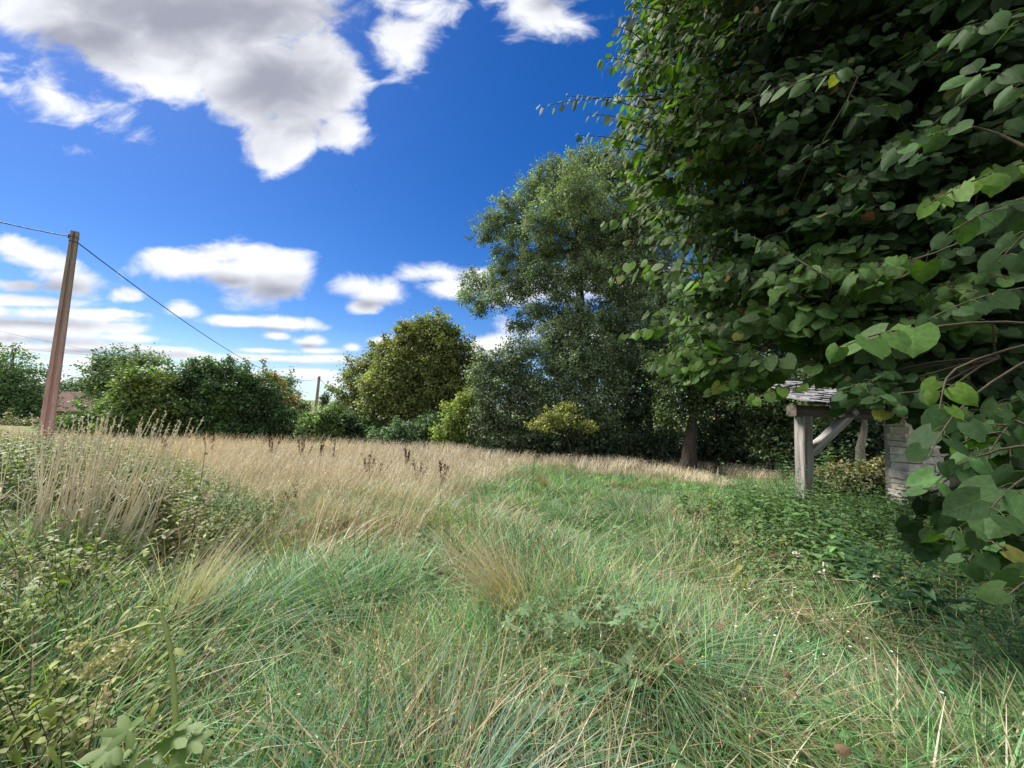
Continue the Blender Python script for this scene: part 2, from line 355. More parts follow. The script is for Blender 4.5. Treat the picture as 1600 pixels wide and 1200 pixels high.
    # broken bright cumulus, unseen behind and overhead, added to whiten the ambient light
    nb = noise((3.1, 1.7, 0), 1.1, 5, .55, 1.0)
    bk = ns.new('ShaderNodeMapRange'); bk.inputs[1].default_value = .25; bk.inputs[2].default_value = -.15; L.new(sp.outputs[1], bk.inputs[0])
    bm = ns.new('ShaderNodeMapRange'); bm.interpolation_type = 'SMOOTHSTEP'; bm.inputs[1].default_value = .30; bm.inputs[2].default_value = .55; L.new(nb, bm.inputs[0])
    bb = ns.new('ShaderNodeMath'); bb.operation = 'MULTIPLY'; L.new(bk.outputs[0], bb.inputs[0]); L.new(bm.outputs[0], bb.inputs[1])
    mk = ns.new('ShaderNodeMath'); mk.operation = 'MAXIMUM'; L.new(mask.outputs[0], mk.inputs[0]); L.new(bb.outputs[0], mk.inputs[1]); mask = mk
    mx = ns.new('ShaderNodeMix'); mx.data_type = 'RGBA'; L.new(mask.outputs[0], mx.inputs['Factor']); L.new(hm.outputs['Result'], mx.inputs['A']); L.new(cr.outputs['Result'], mx.inputs['B'])
    L.new(mx.outputs['Result'], bg.inputs['Color']); bg.inputs['Strength'].default_value = .1
    L.new(bg.outputs[0], out.inputs[0])
build_sky()
W.cycles.sampling_method = 'NONE'

# ------------------------------------------------------------------ ground
def ground_mat():
    m, nt, ns, L = nmat("meadow_soil")
    out = N_(ns, 'ShaderNodeOutputMaterial'); bs = N_(ns, 'ShaderNodeBsdfPrincipled'); bs.inputs['Roughness'].default_value = .95; bs.inputs['Specular IOR Level'].default_value = .1
    at = N_(ns, 'ShaderNodeAttribute', attribute_name="Col"); tc = N_(ns, 'ShaderNodeTexCoord')
    no = N_(ns, 'ShaderNodeTexNoise'); no.inputs['Scale'].default_value = 9; no.inputs['Detail'].default_value = 8; no.inputs['Roughness'].default_value = .7; L.new(tc.outputs['Object'], no.inputs['Vector'])
    mr = N_(ns, 'ShaderNodeMapRange'); mr.inputs[1].default_value = .3; mr.inputs[2].default_value = .7; mr.inputs[3].default_value = .55; mr.inputs[4].default_value = 1.4; L.new(no.outputs[0], mr.inputs[0])
    hs = N_(ns, 'ShaderNodeHueSaturation'); L.new(at.outputs['Color'], hs.inputs['Color']); L.new(mr.outputs[0], hs.inputs['Value']); L.new(hs.outputs[0], bs.inputs['Base Color'])
    bu = N_(ns, 'ShaderNodeBump'); bu.inputs['Strength'].default_value = .6; bu.inputs['Distance'].default_value = .03; L.new(no.outputs[0], bu.inputs['Height']); L.new(bu.outputs[0], bs.inputs['Normal'])
    L.new(bs.outputs[0], out.inputs[0]); return m
def build_ground():
    t = np.linspace(-1, 1, 241)
    ax = np.sign(t) * (np.abs(t) * 14 + 2600 * np.abs(t) ** 6)
    X, Y = np.meshgrid(ax, ax, indexing='ij')
    Z = zg(X, Y)
    n = len(t); v = np.stack([X, Y, Z], -1).reshape(-1, 3)
    i, j = np.meshgrid(np.arange(n - 1), np.arange(n - 1), indexing='ij')
    a = (i * n + j).ravel(); f = np.stack([a, a + n, a + n + 1, a + 1], -1)
    d = np.hypot(v[:, 0], v[:, 1])[:, None]
    k = vn(v[:, 0], v[:, 1], 2.0, 5)[:, None]
    c = np.array([.060, .058, .030]) * (1 - k) + np.array([.10, .085, .048]) * k
    k2 = vn(v[:, 0], v[:, 1], 90, 6)[:, None]
    far = np.array([.10, .16, .05]) * (1 - k2) + np.array([.19, .18, .085]) * k2
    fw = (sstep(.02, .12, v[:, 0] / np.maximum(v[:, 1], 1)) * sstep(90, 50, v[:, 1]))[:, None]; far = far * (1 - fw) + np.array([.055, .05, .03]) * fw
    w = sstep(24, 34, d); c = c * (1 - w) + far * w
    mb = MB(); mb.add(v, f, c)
    tag(mb.build("ground", ground_mat()), kind='structure')
build_ground()

# ------------------------------------------------------------------ trees
def crown_points(blobs, Y, clump_r, density):
    """clump centres spread in the ellipsoids"""
    cs = []
    for b in blobs:
        cx, cy, rx, ry = b[:4]; dy = b[4] if len(b) > 4 else 0
        c = P(cx, cy, Y + dy); k = (Y + dy) / F_PX
        a, e = rx * k, ry * k; dep = min(max(.75 * (a + e) / 2, .5), 3.0)
        n = max(6, int(3.6 * density * (a * e + a * dep + e * dep) * 1.5 / (clump_r ** 2)))
        q = nrm(rng.normal(size=(n, 3))); rr = rng.random((n, 1)) ** .42
        rr = rr * (.66 + .58 * vn(q[:, 0] * 3 + cx, q[:, 2] * 3 + q[:, 1] * 2, .55))[:, None]
        pts = c + q * rr * np.array([a, dep, e])
        m = max(2, n // 14); i = rng.choice(n, m); sh = []
        for k_ in i:                                       # leading shoots that break the outline
            dr = nrm(q[k_] * np.array([.7, .7, .4]) + np.array([0, 0, .8]) + rng.normal(0, .3, 3)); l_ = clump_r * rng.uniform(.7, 2.0)
            s0 = c + nrm(q[k_]) * np.array([a, dep, e]) * .9
            for t_ in (.35, .7, 1.0): sh.append(s0 + dr * l_ * t_)
        cs.append((c, np.concatenate([pts, np.array(sh)]), len(pts)))
    return cs

def make_tree(name, label, cat, blobs, base_px, Y, leaf=.14, col=(.07, .11, .04), var=.3, clump_r=.45, density=.55, per=46, trunk_r=.16,
              trunk_path=None, bark='bark', group=None, limbs=True, fl=.55, hue=None, zmin=.1):
    bx = P(base_px[0], base_px[1], Y); base = np.array([bx[0], Y, zg(bx[0], Y)])
    if cat == 'bush':
        w_ = max(b[0] + b[2] for b in blobs) - min(b[0] - b[2] for b in blobs); blobs = list(blobs) + [(min(b[0] - b[2] for b in blobs) + w_ * q, base_px[1] - 9, w_ * .2, 15) for q in (.2, .5, .8)]
    root = empty(name, base - np.array([0, 0, .05])); o0 = base - np.array([0, 0, .05])
    tag(root, label, cat, group)
    tb, lb = MB(), MB()
    cs = crown_points(blobs, Y, clump_r, density)
    allc = np.concatenate([c[1] for c in cs]); top = allc[:, 2].max()
    if trunk_path is None:
        cc = np.mean([c[0] for c in cs], 0)
        trunk_path = bez(base - np.array([0, 0, .3]), base + np.array([0, 0, (top - base[2]) * .35]), np.array([cc[0], cc[1], base[2] + (top - base[2]) * .55]), np.array([cc[0], cc[1], base[2] + (top - base[2]) * .85]), 9)
    else:
        trunk_path = np.concatenate([[base - np.array([0, 0, .3])], [P(*p) if len(p) == 3 else P(*p, Y) for p in trunk_path]])
    nT = len(trunk_path); tr = trunk_r * np.linspace(1.15, .18, nT); tr[0] *= 1.25
    tube(tb, trunk_path, tr, 9)
    node, nrad = trunk_path[1:], tr[1:]
    order = sorted(cs, key=lambda q: np.min(np.linalg.norm(trunk_path - q[0], axis=1)))
    for c0, pts, rr in order:
        dz = c0[2] - node[:, 2]; cost = np.linalg.norm(node - c0, axis=1) * (1 + .15 * rng.random(len(node))) + np.where(dz < .15, 1.6, 0) + np.where(nrad < .012, 1.5, 0)
        i = int(np.argmin(cost)); s = node[i]
        ln = np.linalg.norm(c0 - s); r0 = min(nrad[i] * .8, .035 * ln + .02) if limbs else nrad[i] * .3
        mid = s + (c0 - s) * .5 + np.array([0, 0, .12 * ln]) + rng.normal(0, .08 * ln, 3)
        lp = bez(s, s + (mid - s) * .7, mid, c0, 9); lr = np.linspace(r0, r0 * .35, 9) * (1.25 if limbs == 'thin' else 1)
        node, nrad = np.concatenate([node, lp[3:]]), np.concatenate([nrad, lr[3:]])
        tube(tb, lp, lr, 5)
        sel = rng.permutation(len(pts))[:max(3, len(pts) // 2)]
        for q in sel:
            j = int(np.clip(3 + rng.integers(0, 6), 0, 8)); s2 = lp[j]; l2 = np.linalg.norm(pts[q] - s2)
            tube(tb, bez(s2, s2 + (pts[q] - s2) * .4 + rng.normal(0, .08 * l2, 3), s2 + (pts[q] - s2) * .75 + np.array([0, 0, .06 * l2]), pts[q], 4), np.linspace(lr[j] * .5 + .004, .006, 4), 3, cap=False)
    Nc = len(allc); small = np.concatenate([np.where(np.arange(len(p_)) < n_, 1.0, .42) for _, p_, n_ in cs])
    cvar = rng.normal(0, var, Nc)
    pos = np.repeat(allc, per, 0); N = len(pos)
    g = rng.normal(size=(N, 3)); g = g * (rng.random((N, 1)) ** .3) * .62
    rs = np.repeat(clump_r * (.6 + .8 * rng.random(Nc)) * small, per)
    off = g * rs[:, None] * np.array([1, 1, fl])
    pos = pos + off
    keep = (pos[:, 2] > zg(pos[:, 0], pos[:, 1]) + zmin) & (rng.random(N) < np.repeat(np.where(small < 1, .4, 1), per))
    out = nrm(off / np.array([1, 1, fl]) + 1e-6)
    d = nrm(out * .7 + rng.normal(0, .55, (N, 3)) + np.array([0, 0, -.25]))
    n = nrm(out * .5 + np.array([0, 0, .9]) + rng.normal(0, .5, (N, 3)))
    c = 2.0 * np.asarray(col, float) * np.exp(np.clip(np.repeat(cvar, per) + rng.normal(0, .22, N), -.9, .8))[:, None]
    if hue is not None:
        h = np.clip(np.repeat(vn(allc[:, 0], allc[:, 2], 1.1, 7) * 1.5 - .35 + rng.normal(0, .2, Nc), per) + rng.normal(0, .12, N), 0, 1)[:, None]
        c = c * (1 - h) + np.asarray(hue) * (c.mean(1, keepdims=True) / np.mean(col) / 1.1) * h
    sc = leaf * (.65 + .7 * rng.random(N))
    inst(lb, DIA, pos[keep], d[keep], n[keep], sc[keep], c[keep], ws=(.8 + .5 * rng.random(N))[keep])
    tb.build("trunk", M[bark], root, o0)
    lb.build("crown", M['foliage'], root, o0, smooth=False)
    return root

def all_trees():
    g1 = "trees and bushes behind the meadow"
    mt = make_tree
    mt("broadleaf_tree", "tall green tree at far left behind the leaning pole and lawn", "tree", [(15, 595, 58, 48), (-45, 600, 70, 60), (55, 630, 26, 36), (0, 640, 60, 30), (35, 655, 40, 22)], (5, 672), 46, .26, (.055, .09, .035), clump_r=.9, density=.6, per=40, trunk_r=.35, group=g1)
    mt("bush", "low brown tinged bush on the lawn beside the leaning pole", "bush", [(30, 668, 30, 10), (60, 664, 22, 12)], (40, 676), 40, .2, (.10, .10, .055), clump_r=.6, per=30, trunk_r=.06, group=g1, limbs=False)
    mt("broadleaf_tree", "dark distant tree whose top shows above the red house roof", "tree", [(112, 612, 30, 16), (150, 606, 30, 18), (85, 625, 25, 18)], (120, 640), 75, .4, (.05, .085, .04), clump_r=1.1, per=36, trunk_r=.25, group=g1)
    mt("broadleaf_tree", "round topped grey green tree rising behind the hazel bush", "tree", [(190, 568, 45, 24), (165, 590, 30, 28), (225, 580, 38, 30), (195, 610, 55, 40)], (195, 670), 38, .22, (.075, .11, .05), clump_r=.7, density=.6, per=44, trunk_r=.28, group=g1)
    mt("hazel_bush", "yellow green hazel bush beside the red house roof", "bush", [(222, 600, 42, 36), (245, 640, 45, 45), (200, 640, 30, 42), (215, 672, 45, 22)], (225, 692), 20, .15, (.07, .108, .034), clump_r=.38, per=46, trunk_r=.07, group=g1, hue=(.10, .13, .034), var=.35)
    mt("bush", "small hedge bush in front of the red house", "bush", [(125, 668, 45, 22), (160, 655, 26, 28), (95, 675, 30, 14)], (130, 692), 21, .14, (.06, .10, .035), clump_r=.35, per=40, trunk_r=.05, group=g1, limbs=False)
    mt("bush", "dark green bush right of the yellow green hazel", "bush", [(285, 612, 34, 44), (280, 655, 42, 38), (300, 580, 16, 18)], (285, 694), 21, .14, (.045, .08, .035), clump_r=.38, per=50, trunk_r=.08, group=g1, var=.35)
    mt("bush", "spiky topped dark green bush in middle of the left hedge", "bush", [(345, 618, 42, 46), (335, 660, 50, 36), (350, 578, 12, 18), (325, 580, 10, 16), (378, 590, 12, 18), (305, 592, 10, 14)], (340, 694), 21.5, .14, (.05, .09, .035), clump_r=.36, per=50, trunk_r=.08, group=g1, var=.35, hue=(.07, .12, .03))
    mt("bush", "dark bush at the right end of the left hedge", "bush", [(402, 628, 42, 38), (410, 664, 48, 28), (440, 650, 22, 28), (385, 598, 14, 16)], (410, 692), 22, .14, (.038, .068, .028), clump_r=.38, per=50, trunk_r=.08, group=g1, var=.35)
    mt("chestnut_tree", "brown tinged round chestnut tree behind the left hedge", "tree", [(412, 603, 30, 24), (436, 622, 22, 30), (446, 648, 18, 26), (410, 640, 35, 35)], (425, 680), 34, .22, (.09, .10, .035), clump_r=.6, per=46, trunk_r=.25, group=g1, hue=(.17, .10, .03), var=.3)
    mt("broadleaf_tree", "pale grey green tree far behind the chestnut tree", "tree", [(448, 604, 15, 18), (455, 625, 14, 22)], (450, 660), 60, .3, (.09, .125, .08), clump_r=.7, per=36, trunk_r=.2, group=g1)
    mt("broadleaf_tree", "dark narrow tree far off between chestnut and far pole", "tree", [(470, 636, 13, 16), (474, 655, 15, 18)], (472, 672), 58, .28, (.045, .075, .04), clump_r=.7, per=36, trunk_r=.2, group=g1)
    mt("bush", "light green bush at the foot of the far pole", "bush", [(500, 664, 34, 20), (510, 646, 20, 14), (485, 672, 25, 18)], (500, 690), 27, .16, (.085, .13, .045), clump_r=.4, per=46, trunk_r=.05, group=g1, limbs=False)
    mt("bush", "dark green bush between far pole and olive toned tree", "bush", [(545, 664, 30, 22), (530, 648, 18, 16), (570, 672, 30, 16)], (545, 690), 28, .16, (.04, .07, .032), clump_r=.42, per=46, trunk_r=.05, group=g1, limbs=False)
    mt("sapling", "thin wispy sapling top showing by the far pole", "tree", [(508, 622, 3, 10), (507, 632, 5, 8)], (508, 655), 45, .2, (.06, .085, .05), clump_r=.3, per=24, trunk_r=.06, group=g1)
    mt("broadleaf_tree", "smaller thin crowned olive green tree left of the main one", "tree", [(565, 590, 36, 30), (545, 618, 26, 30), (585, 570, 26, 26), (560, 645, 38, 28), (595, 612, 30, 36)], (575, 692), 33, .2, (.105, .125, .048), clump_r=.55, density=.4, per=46, trunk_r=.2, group=g1, hue=(.135, .13, .05))
    mt("broadleaf_tree", "big olive yellow tree in the middle of the treeline", "tree", [(668, 530, 44, 30), (625, 560, 42, 36), (705, 560, 40, 42), (655, 580, 60, 45), (612, 610, 42, 40), (695, 620, 50, 46), (640, 645, 60, 42), (600, 660, 35, 25), (640, 522, 20, 18), (700, 520, 18, 16), (735, 575, 16, 26), (585, 600, 26, 24), (738, 605, 22, 28), (740, 640, 28, 30), (662, 508, 11, 12), (690, 505, 11, 12), (640, 513, 10, 11), (605, 545, 14, 14), (590, 635, 30, 24)], (655, 692), 29, .18, (.105, .128, .045), clump_r=.5, density=.8, per=48, trunk_r=.3, group=g1, hue=(.135, .14, .05), var=.34)
    mt("bush", "dark green bush under the olive yellow tree", "bush", [(640, 676, 45, 16), (680, 668, 34, 24), (605, 680, 30, 12)], (650, 697), 25, .15, (.05, .085, .04), clump_r=.4, per=46, trunk_r=.05, group=g1, limbs=False)
    mt("bush", "bright yellow green bush beside the grey green thicket", "bush", [(722, 650, 30, 32), (705, 676, 26, 20), (735, 622, 18, 18)], (718, 700), 22.5, .14, (.10, .14, .035), clump_r=.36, per=48, trunk_r=.06, group=g1, hue=(.15, .17, .035), limbs=False)
    mt("thicket_bush", "grey green willowy bush left of the oak trunk", "bush", [(800, 570, 46, 34), (775, 612, 44, 42), (830, 615, 48, 46), (770, 665, 44, 34), (820, 672, 50, 34), (755, 580, 22, 26)], (795, 708), 21.5, .13, (.088, .115, .068), clump_r=.40, density=.55, per=50, trunk_r=.1, group=g1, var=.36)
    oak = [(920, 252, 40, 24), (875, 280, 42, 28), (835, 300, 34, 26), (968, 275, 50, 36), (1010, 315, 50, 40), (905, 325, 60, 40), (797, 325, 32, 20), (775, 352, 30, 20), (760, 369, 24, 11), (805, 366, 34, 20), (845, 348, 44, 28),
           (885, 372, 48, 30), (955, 355, 60, 40), (1025, 375, 50, 44), (850, 398, 40, 20), (915, 405, 46, 26), (980, 410, 54, 32), (788, 424, 36, 19), (747, 442, 28, 19), (727, 462, 14, 14), (802, 452, 42, 21), (768, 470, 32, 16), (748, 484, 14, 10),
           (852, 440, 36, 22), (900, 440, 34, 20), (1035, 435, 46, 34), (970, 462, 52, 26), (840, 485, 34, 17), (880, 505, 42, 22), (815, 508, 28, 14), (950, 512, 50, 26), (1005, 490, 52, 34),
           (935, 572, 46, 34, -1.5), (960, 605, 26, 32, -2), (900, 548, 40, 24), (868, 562, 34, 30, -1), (1020, 540, 44, 38), (880, 608, 46, 40, -2), (925, 642, 40, 30, -2.5), (965, 560, 40, 40), (900, 655, 50, 26, -2.5), (855, 640, 40, 30, -2)]
    oak += [(935, 425, 46, 30), (905, 500, 40, 26, -1.5), (925, 545, 40, 30, -1.5), (880, 458, 30, 20, -1), (895, 575, 36, 30, -2), (800, 396, 34, 14), (842, 420, 38, 22), (868, 532, 46, 28), (822, 540, 30, 20), (905, 300, 60, 40), (955, 400, 60, 50), (990, 350, 60, 50)]
    oak = [(q[0], q[1], q[2] * 1.05, q[3] * 1.15, q[4] if len(q) > 4 else float(rng.normal(0, 1.3))) for q in oak]
    mt("oak_tree", "tall spreading oak with dark limbs standing above the treeline", "tree", oak, (928, 712), 23, .115, (.094, .124, .070), clump_r=.33, density=.36, per=46, trunk_r=.42, trunk_path=[(925, 650), (920, 590), (914, 535), (908, 490), (905, 440), (903, 390), (905, 340), (912, 280)], group=g1, var=.36, fl=.75, limbs='thin')
    mt("shrub", "small yellow leaved shrub at the foot of the oak", "shrub", [(872, 655, 42, 13), (912, 664, 26, 9), (845, 666, 20, 8), (885, 640, 14, 12)], (895, 705), 18.5, .10, (.115, .135, .045), clump_r=.22, density=.36, per=24, trunk_r=.03, group=g1, hue=(.17, .16, .04))
    mt("bush", "dark undergrowth bush at base of the oak", "bush", [(850, 692, 50, 18), (920, 688, 46, 26), (970, 685, 40, 30), (895, 670, 40, 25)], (905, 712), 20.5, .13, (.045, .065, .035), clump_r=.4, per=44, trunk_r=.05, group=g1, limbs=False)
    mt("broadleaf_tree", "dark shaded tree immediately right of the oak", "tree", [(1010, 590, 50, 46), (1000, 640, 46, 40), (1040, 545, 50, 40), (1010, 690, 50, 26)], (1015, 715), 21, .14, (.035, .055, .028), clump_r=.45, per=46, trunk_r=.2, group=g1)
    mt("broadleaf_tree", "dark tree with a thick leaning ivy covered trunk behind the meadow", "tree", [(1085, 622, 42, 30), (1060, 570, 55, 45), (1110, 590, 40, 40), (1050, 645, 24, 22)], (1075, 722), 18, .13, (.055, .08, .03), clump_r=.38, per=46, trunk_r=.3, trunk_path=[(1078, 690), (1082, 655), (1086, 620), (1080, 580)], group=g1)
    mt("bush", "dark bush filling the wood edge right of the ivy trunk", "bush", [(1120, 690, 46, 30), (1040, 695, 30, 24), (1160, 660, 50, 45), (1150, 610, 50, 40)], (1125, 724), 20, .14, (.035, .055, .028), clump_r=.42, per=46, trunk_r=.1, group=g1)
    mt("broadleaf_tree", "dark leafy tree at the wood edge left of the shed post", "tree", [(1200, 640, 50, 40), (1215, 690, 44, 34), (1180, 600, 50, 45), (1240, 610, 50, 45)], (1205, 728), 16, .13, (.05, .075, .03), clump_r=.38, per=46, trunk_r=.1, group=g1)
    mt("broadleaf_tree", "slender tree with two pale stems behind the shed brace", "tree", [(1345, 600, 60, 40), (1290, 630, 40, 35), (1400, 620, 50, 45), (1310, 570, 50, 40)], (1346, 735), 12.5, .12, (.055, .075, .03), clump_r=.36, per=40, trunk_r=.13, trunk_path=[(1344, 700), (1350, 675), (1352, 640), (1350, 600)], bark='pale_bark', group=g1)
    mt("bush", "dark bush behind the open shed", "bush", [(1300, 690, 50, 30), (1370, 680, 50, 40), (1420, 690, 50, 60), (1260, 700, 30, 25), (1330, 650, 60, 40)], (1340, 738), 15, .13, (.032, .05, .025), clump_r=.4, per=46, trunk_r=.08, group=g1, limbs=False)
    mt("broadleaf_tree", "dark tree deep in the wood behind shed and linden", "tree", [(1100, 520, 90, 80), (1230, 520, 90, 90), (1380, 540, 100, 80), (1520, 560, 120, 110), (1000, 450, 60, 60)], (1240, 715), 27, .22, (.03, .05, .025), clump_r=.75, density=.55, per=40, trunk_r=.3, group=g1)
    mt("bush", "low reddish green bramble bush between shed post and stone wall", "bush", [(1320, 745, 60, 16), (1370, 740, 40, 22), (1290, 752, 30, 14)], (1330, 765), 8.6, .07, (.075, .095, .045), clump_r=.2, density=.5, per=60, trunk_r=.02, group=g1, limbs=False, hue=(.12, .09, .05))
all_trees()
def woodland():
    lb = MB(); n = 1500; x = rng.uniform(930, 1900, n); Y = rng.uniform(27, 40, n)
    q = P(x, np.full(n, 700.), Y); g = zg(q[:, 0], Y); top = 7 + 5 * vn(q[:, 0], Y, 4, 40); q[:, 1] = Y; q[:, 2] = g + top * rng.random(n)
    per = 42; N = n * per; off = rng.normal(size=(N, 3)) * .55; pos = np.repeat(q, per, 0) + off; k = pos[:, 2] > zg(pos[:, 0], pos[:, 1])
    c = np.array([.05, .075, .035]) * np.exp(np.repeat(rng.normal(0, .3, n), per) + rng.normal(0, .2, N))[:, None]
    inst(lb, DIA, pos[k], nrm(off + rng.normal(0, .5, (N, 3)))[k], nrm(off * .5 + [0, 0, .9] + rng.normal(0, .4, (N, 3)))[k], .3 * rng.uniform(.7, 1.3, N)[k], c[k], ws=np.full(N, 1.1)[k])
    tag(lb.build("woodland", M['foliage'], smooth=False), "dark wood behind the trees and the shed", "woodland", kind='stuff')
woodland()

# ------------------------------------------------------------------ poles and cables
def build_poles():
    # near pole: tapered concrete shaft with a groove
    Y = 10.5
    a, b = P(68, 702, Y), P(117.5, 362, Y); ax = (a - b) / np.linalg.norm(a - b)
    base = a + ax * ((a[2] - zg(a[0], a[1]) + .25) / -ax[2]); L_ = np.linalg.norm(b - base)
    root = empty("utility_pole", base); tag(root, "leaning reddish concrete utility pole with a cable, among the tall weeds at left", "utility pole")
    prof = np.array([(-.5, -.5), (-.14, -.5), (-.10, -.26), (.10, -.26), (.14, -.5), (.5, -.5), (.5, .5), (-.5, .5)])
    fx = np.array([1, 0, 0]); up = nrm(b - base); fx = nrm(fx - up * fx.dot(up)); fy = np.cross(up, fx)
    ang = R(40); fx, fy = fx * math.cos(ang) + fy * math.sin(ang), fy * math.cos(ang) - fx * math.sin(ang)
    mb = MB(); n = 14; vs = []
    for i in range(n):
        t = i / (n - 1); sx, sy = .265 * (1 - .42 * t), .20 * (1 - .36 * t)
        vs.append(base + up * L_ * t + prof[:, :1] * sx * fx + prof[:, 1:] * sy * fy)
    k = len(prof); v = np.concatenate(vs); f = [(i * k + j, i * k + (j + 1) % k, (i + 1) * k + (j + 1) % k, (i + 1) * k + j) for i in range(n - 1) for j in range(k)]
    mb.add(v, f)
    mb.add(np.concatenate([vs[-1], vs[-1].mean(0)[None]]), [(j, (j + 1) % k, k) for j in range(k)])
    mb.build("shaft", M['pole'], root, base, smooth=False)
    br = MB(); hk = P(108, 369, Y - .08); at_ = b - up * .12
    tube(br, [at_ + np.array([.05, 0, 0]), at_ * .5 + hk * .5 + np.array([0, 0, .03]), hk], .018, 6)
    tube(br, [hk + np.array([0, 0, .05]), hk, hk - np.array([0, 0, .06])], .026, 7)
    br.build("cable_bracket", M['metal'], root, base)
    for t in (.955, .975):
        bd = MB(); q = base + up * L_ * t; sx, sy = .265 * (1 - .42 * t) + .012, .20 * (1 - .36 * t) + .012
        ring = [q + fx * a_ * sx / 2 + fy * b_ * sy / 2 for a_, b_ in ((-1, -1), (1, -1), (1, 1), (-1, 1), (-1, -1))]; tube(bd, ring, .009, 4, cap=False); bd.build("steel_band", M['metal'], root, base)
    # far pole
    Y2 = 58; a2, b2 = P(491.5, 660, Y2), P(499, 588, Y2); b0 = np.array([a2[0] - .12, Y2, zg(a2[0], Y2) - .2])
    r2 = empty("utility_pole", b0); tag(r2, "distant brown wooden utility pole standing beyond the bushes at the meadow end", "utility pole")
    mb = MB(); tube(mb, [b0, b0 * .5 + b2 * .5, b2], [.26, .23, .19], 8); mb.build("shaft", M['timber'], r2, b0)
    mb = MB(); tube(mb, [b2 + np.array([-.25, -.2, -.3]), b2 + np.array([.25, -.2, -.3])], .05, 5); mb.build("cable_bracket", M['metal'], r2, b0)
    def cable(p, q, sag, r, label, n=40):
        t = np.linspace(0, 1, n)[:, None]; pts = p * (1 - t) + q * t; pts[:, 2] -= sag * 4 * (t * (1 - t))[:, 0]
        mb = MB(); tube(mb, pts, r, 5); tag(mb.build("overhead_cable", M['cable'], None, pts[0]), label, "cable")
    tp = b - up * .25
    cable(hk, b2 - np.array([0, .2, .3]), 1.75, .016, "long black cable sagging from the leaning pole to the distant pole")
    cable(hk, P(-420, 225, 5.0), .12, .014, "black cable running from the leaning pole top out of the picture at left")
    cable(b2 - np.array([0, .2, .3]), P(560, 640, 75), .3, .03, "short cable running from the distant pole into the olive tree")
    cable(P(-120, 488, 42), P(210, 560, 42), .25, .016, "upper thin wire crossing the clouds behind the leaning pole")
    cable(P(-120, 526, 42), P(230, 562, 42), .2, .016, "lower thin wire crossing the clouds behind the leaning pole")
build_poles()

# ------------------------------------------------------------------ houses
def house(name, label, c, az, w, l, hw, hr, wall, roof, chim=True, cat="house"):
    c = np.asarray(c, float); e1 = np.array([math.cos(az), math.sin(az), 0]); e2 = np.array([-e1[1], e1[0], 0]); z = np.array([0, 0, 1.0])
    root = empty(name, c); tag(root, label, cat)
    mb = MB(); A = lambda x, y, h: c + e1 * x + e2 * y + z * h
    v = [A(-l, -w, -1), A(l, -w, -1), A(l, w, -1), A(-l, w, -1), A(-l, -w, hw), A(l, -w, hw), A(l, w, hw), A(-l, w, hw), A(-l, 0, hr - .08), A(l, 0, hr - .08)]
    mb.add(v, [(0, 1, 5, 4), (1, 2, 6, 5), (2, 3, 7, 6), (3, 0, 4, 7)]); mb.add(v, [(4, 8, 7), (5, 6, 9)])
    mb.build("wall", wall, root, c, smooth=False)
    rb = MB(); o = .3
    for s in (-1, 1):
        p = [A(-l - o, s * (w + o), hw - o * (hr - hw) / w), A(l + o, s * (w + o), hw - o * (hr - hw) / w), A(l + o, 0, hr), A(-l - o, 0, hr)]
        q = [x + z * .12 for x in p]; rb.add(p + q, [(0, 1, 2, 3), (7, 6, 5, 4), (0, 4, 5, 1), (1, 5, 6, 2), (3, 2, 6, 7), (0, 3, 7, 4)])
    ro = rb.build("roof", roof, root, c, smooth=False)
    vb = MB()
    for s in (-1, 1):
        vb2 = [A(-l - o - .03, s * (w + o), hw - o * (hr - hw) / w - .1), A(-l - o - .03, 0, hr - .1)]
        tube(vb, [vb2[0], vb2[1] + z * .15], .09, 4)
    vb.build("verge_board", M['pale_bark'], root, c)
    if chim:
        cb = MB(); box(cb, A(l * .75, -.3, hr - .5), e1 * .5, e2 * .6, z * 1.5, (1, 1, 1)); cb.build("chimney", M['tile'], ro, (0, 0, 0) if False else c, smooth=False)
    wb = MB(); box(wb, A(-l - .04, -.5, hw * .35), e2 * 1.0, e1 * .03, z * 1.1); wb.build("window", M['cable'], root, c, smooth=False)
p = P(112, 613, 52); house("house", "low house with brown red tiled roof behind the leaning pole and hedge", (p[0] + 1.5, 54, p[2] - 4.4), R(20), 3.2, 3.4, 2.0, 4.4, M['render'], M['tile'])
p = P(460, 662, 62); house("house", "small red roofed house glimpsed between left hedge and far pole", (p[0] - 1.5, 63, p[2] - 3.6), R(70), 2.6, 3.5, 1.8, 3.9, M['render'], M['tile'], False)
p = P(566, 668, 44); house("house", "white walled house glimpsed under the olive yellow tree", (p[0] + 1.2, 46, p[2] - 2.0), R(10), 2.0, 2.6, 2.6, 3.9, M['white_render'], M['slab'], False)

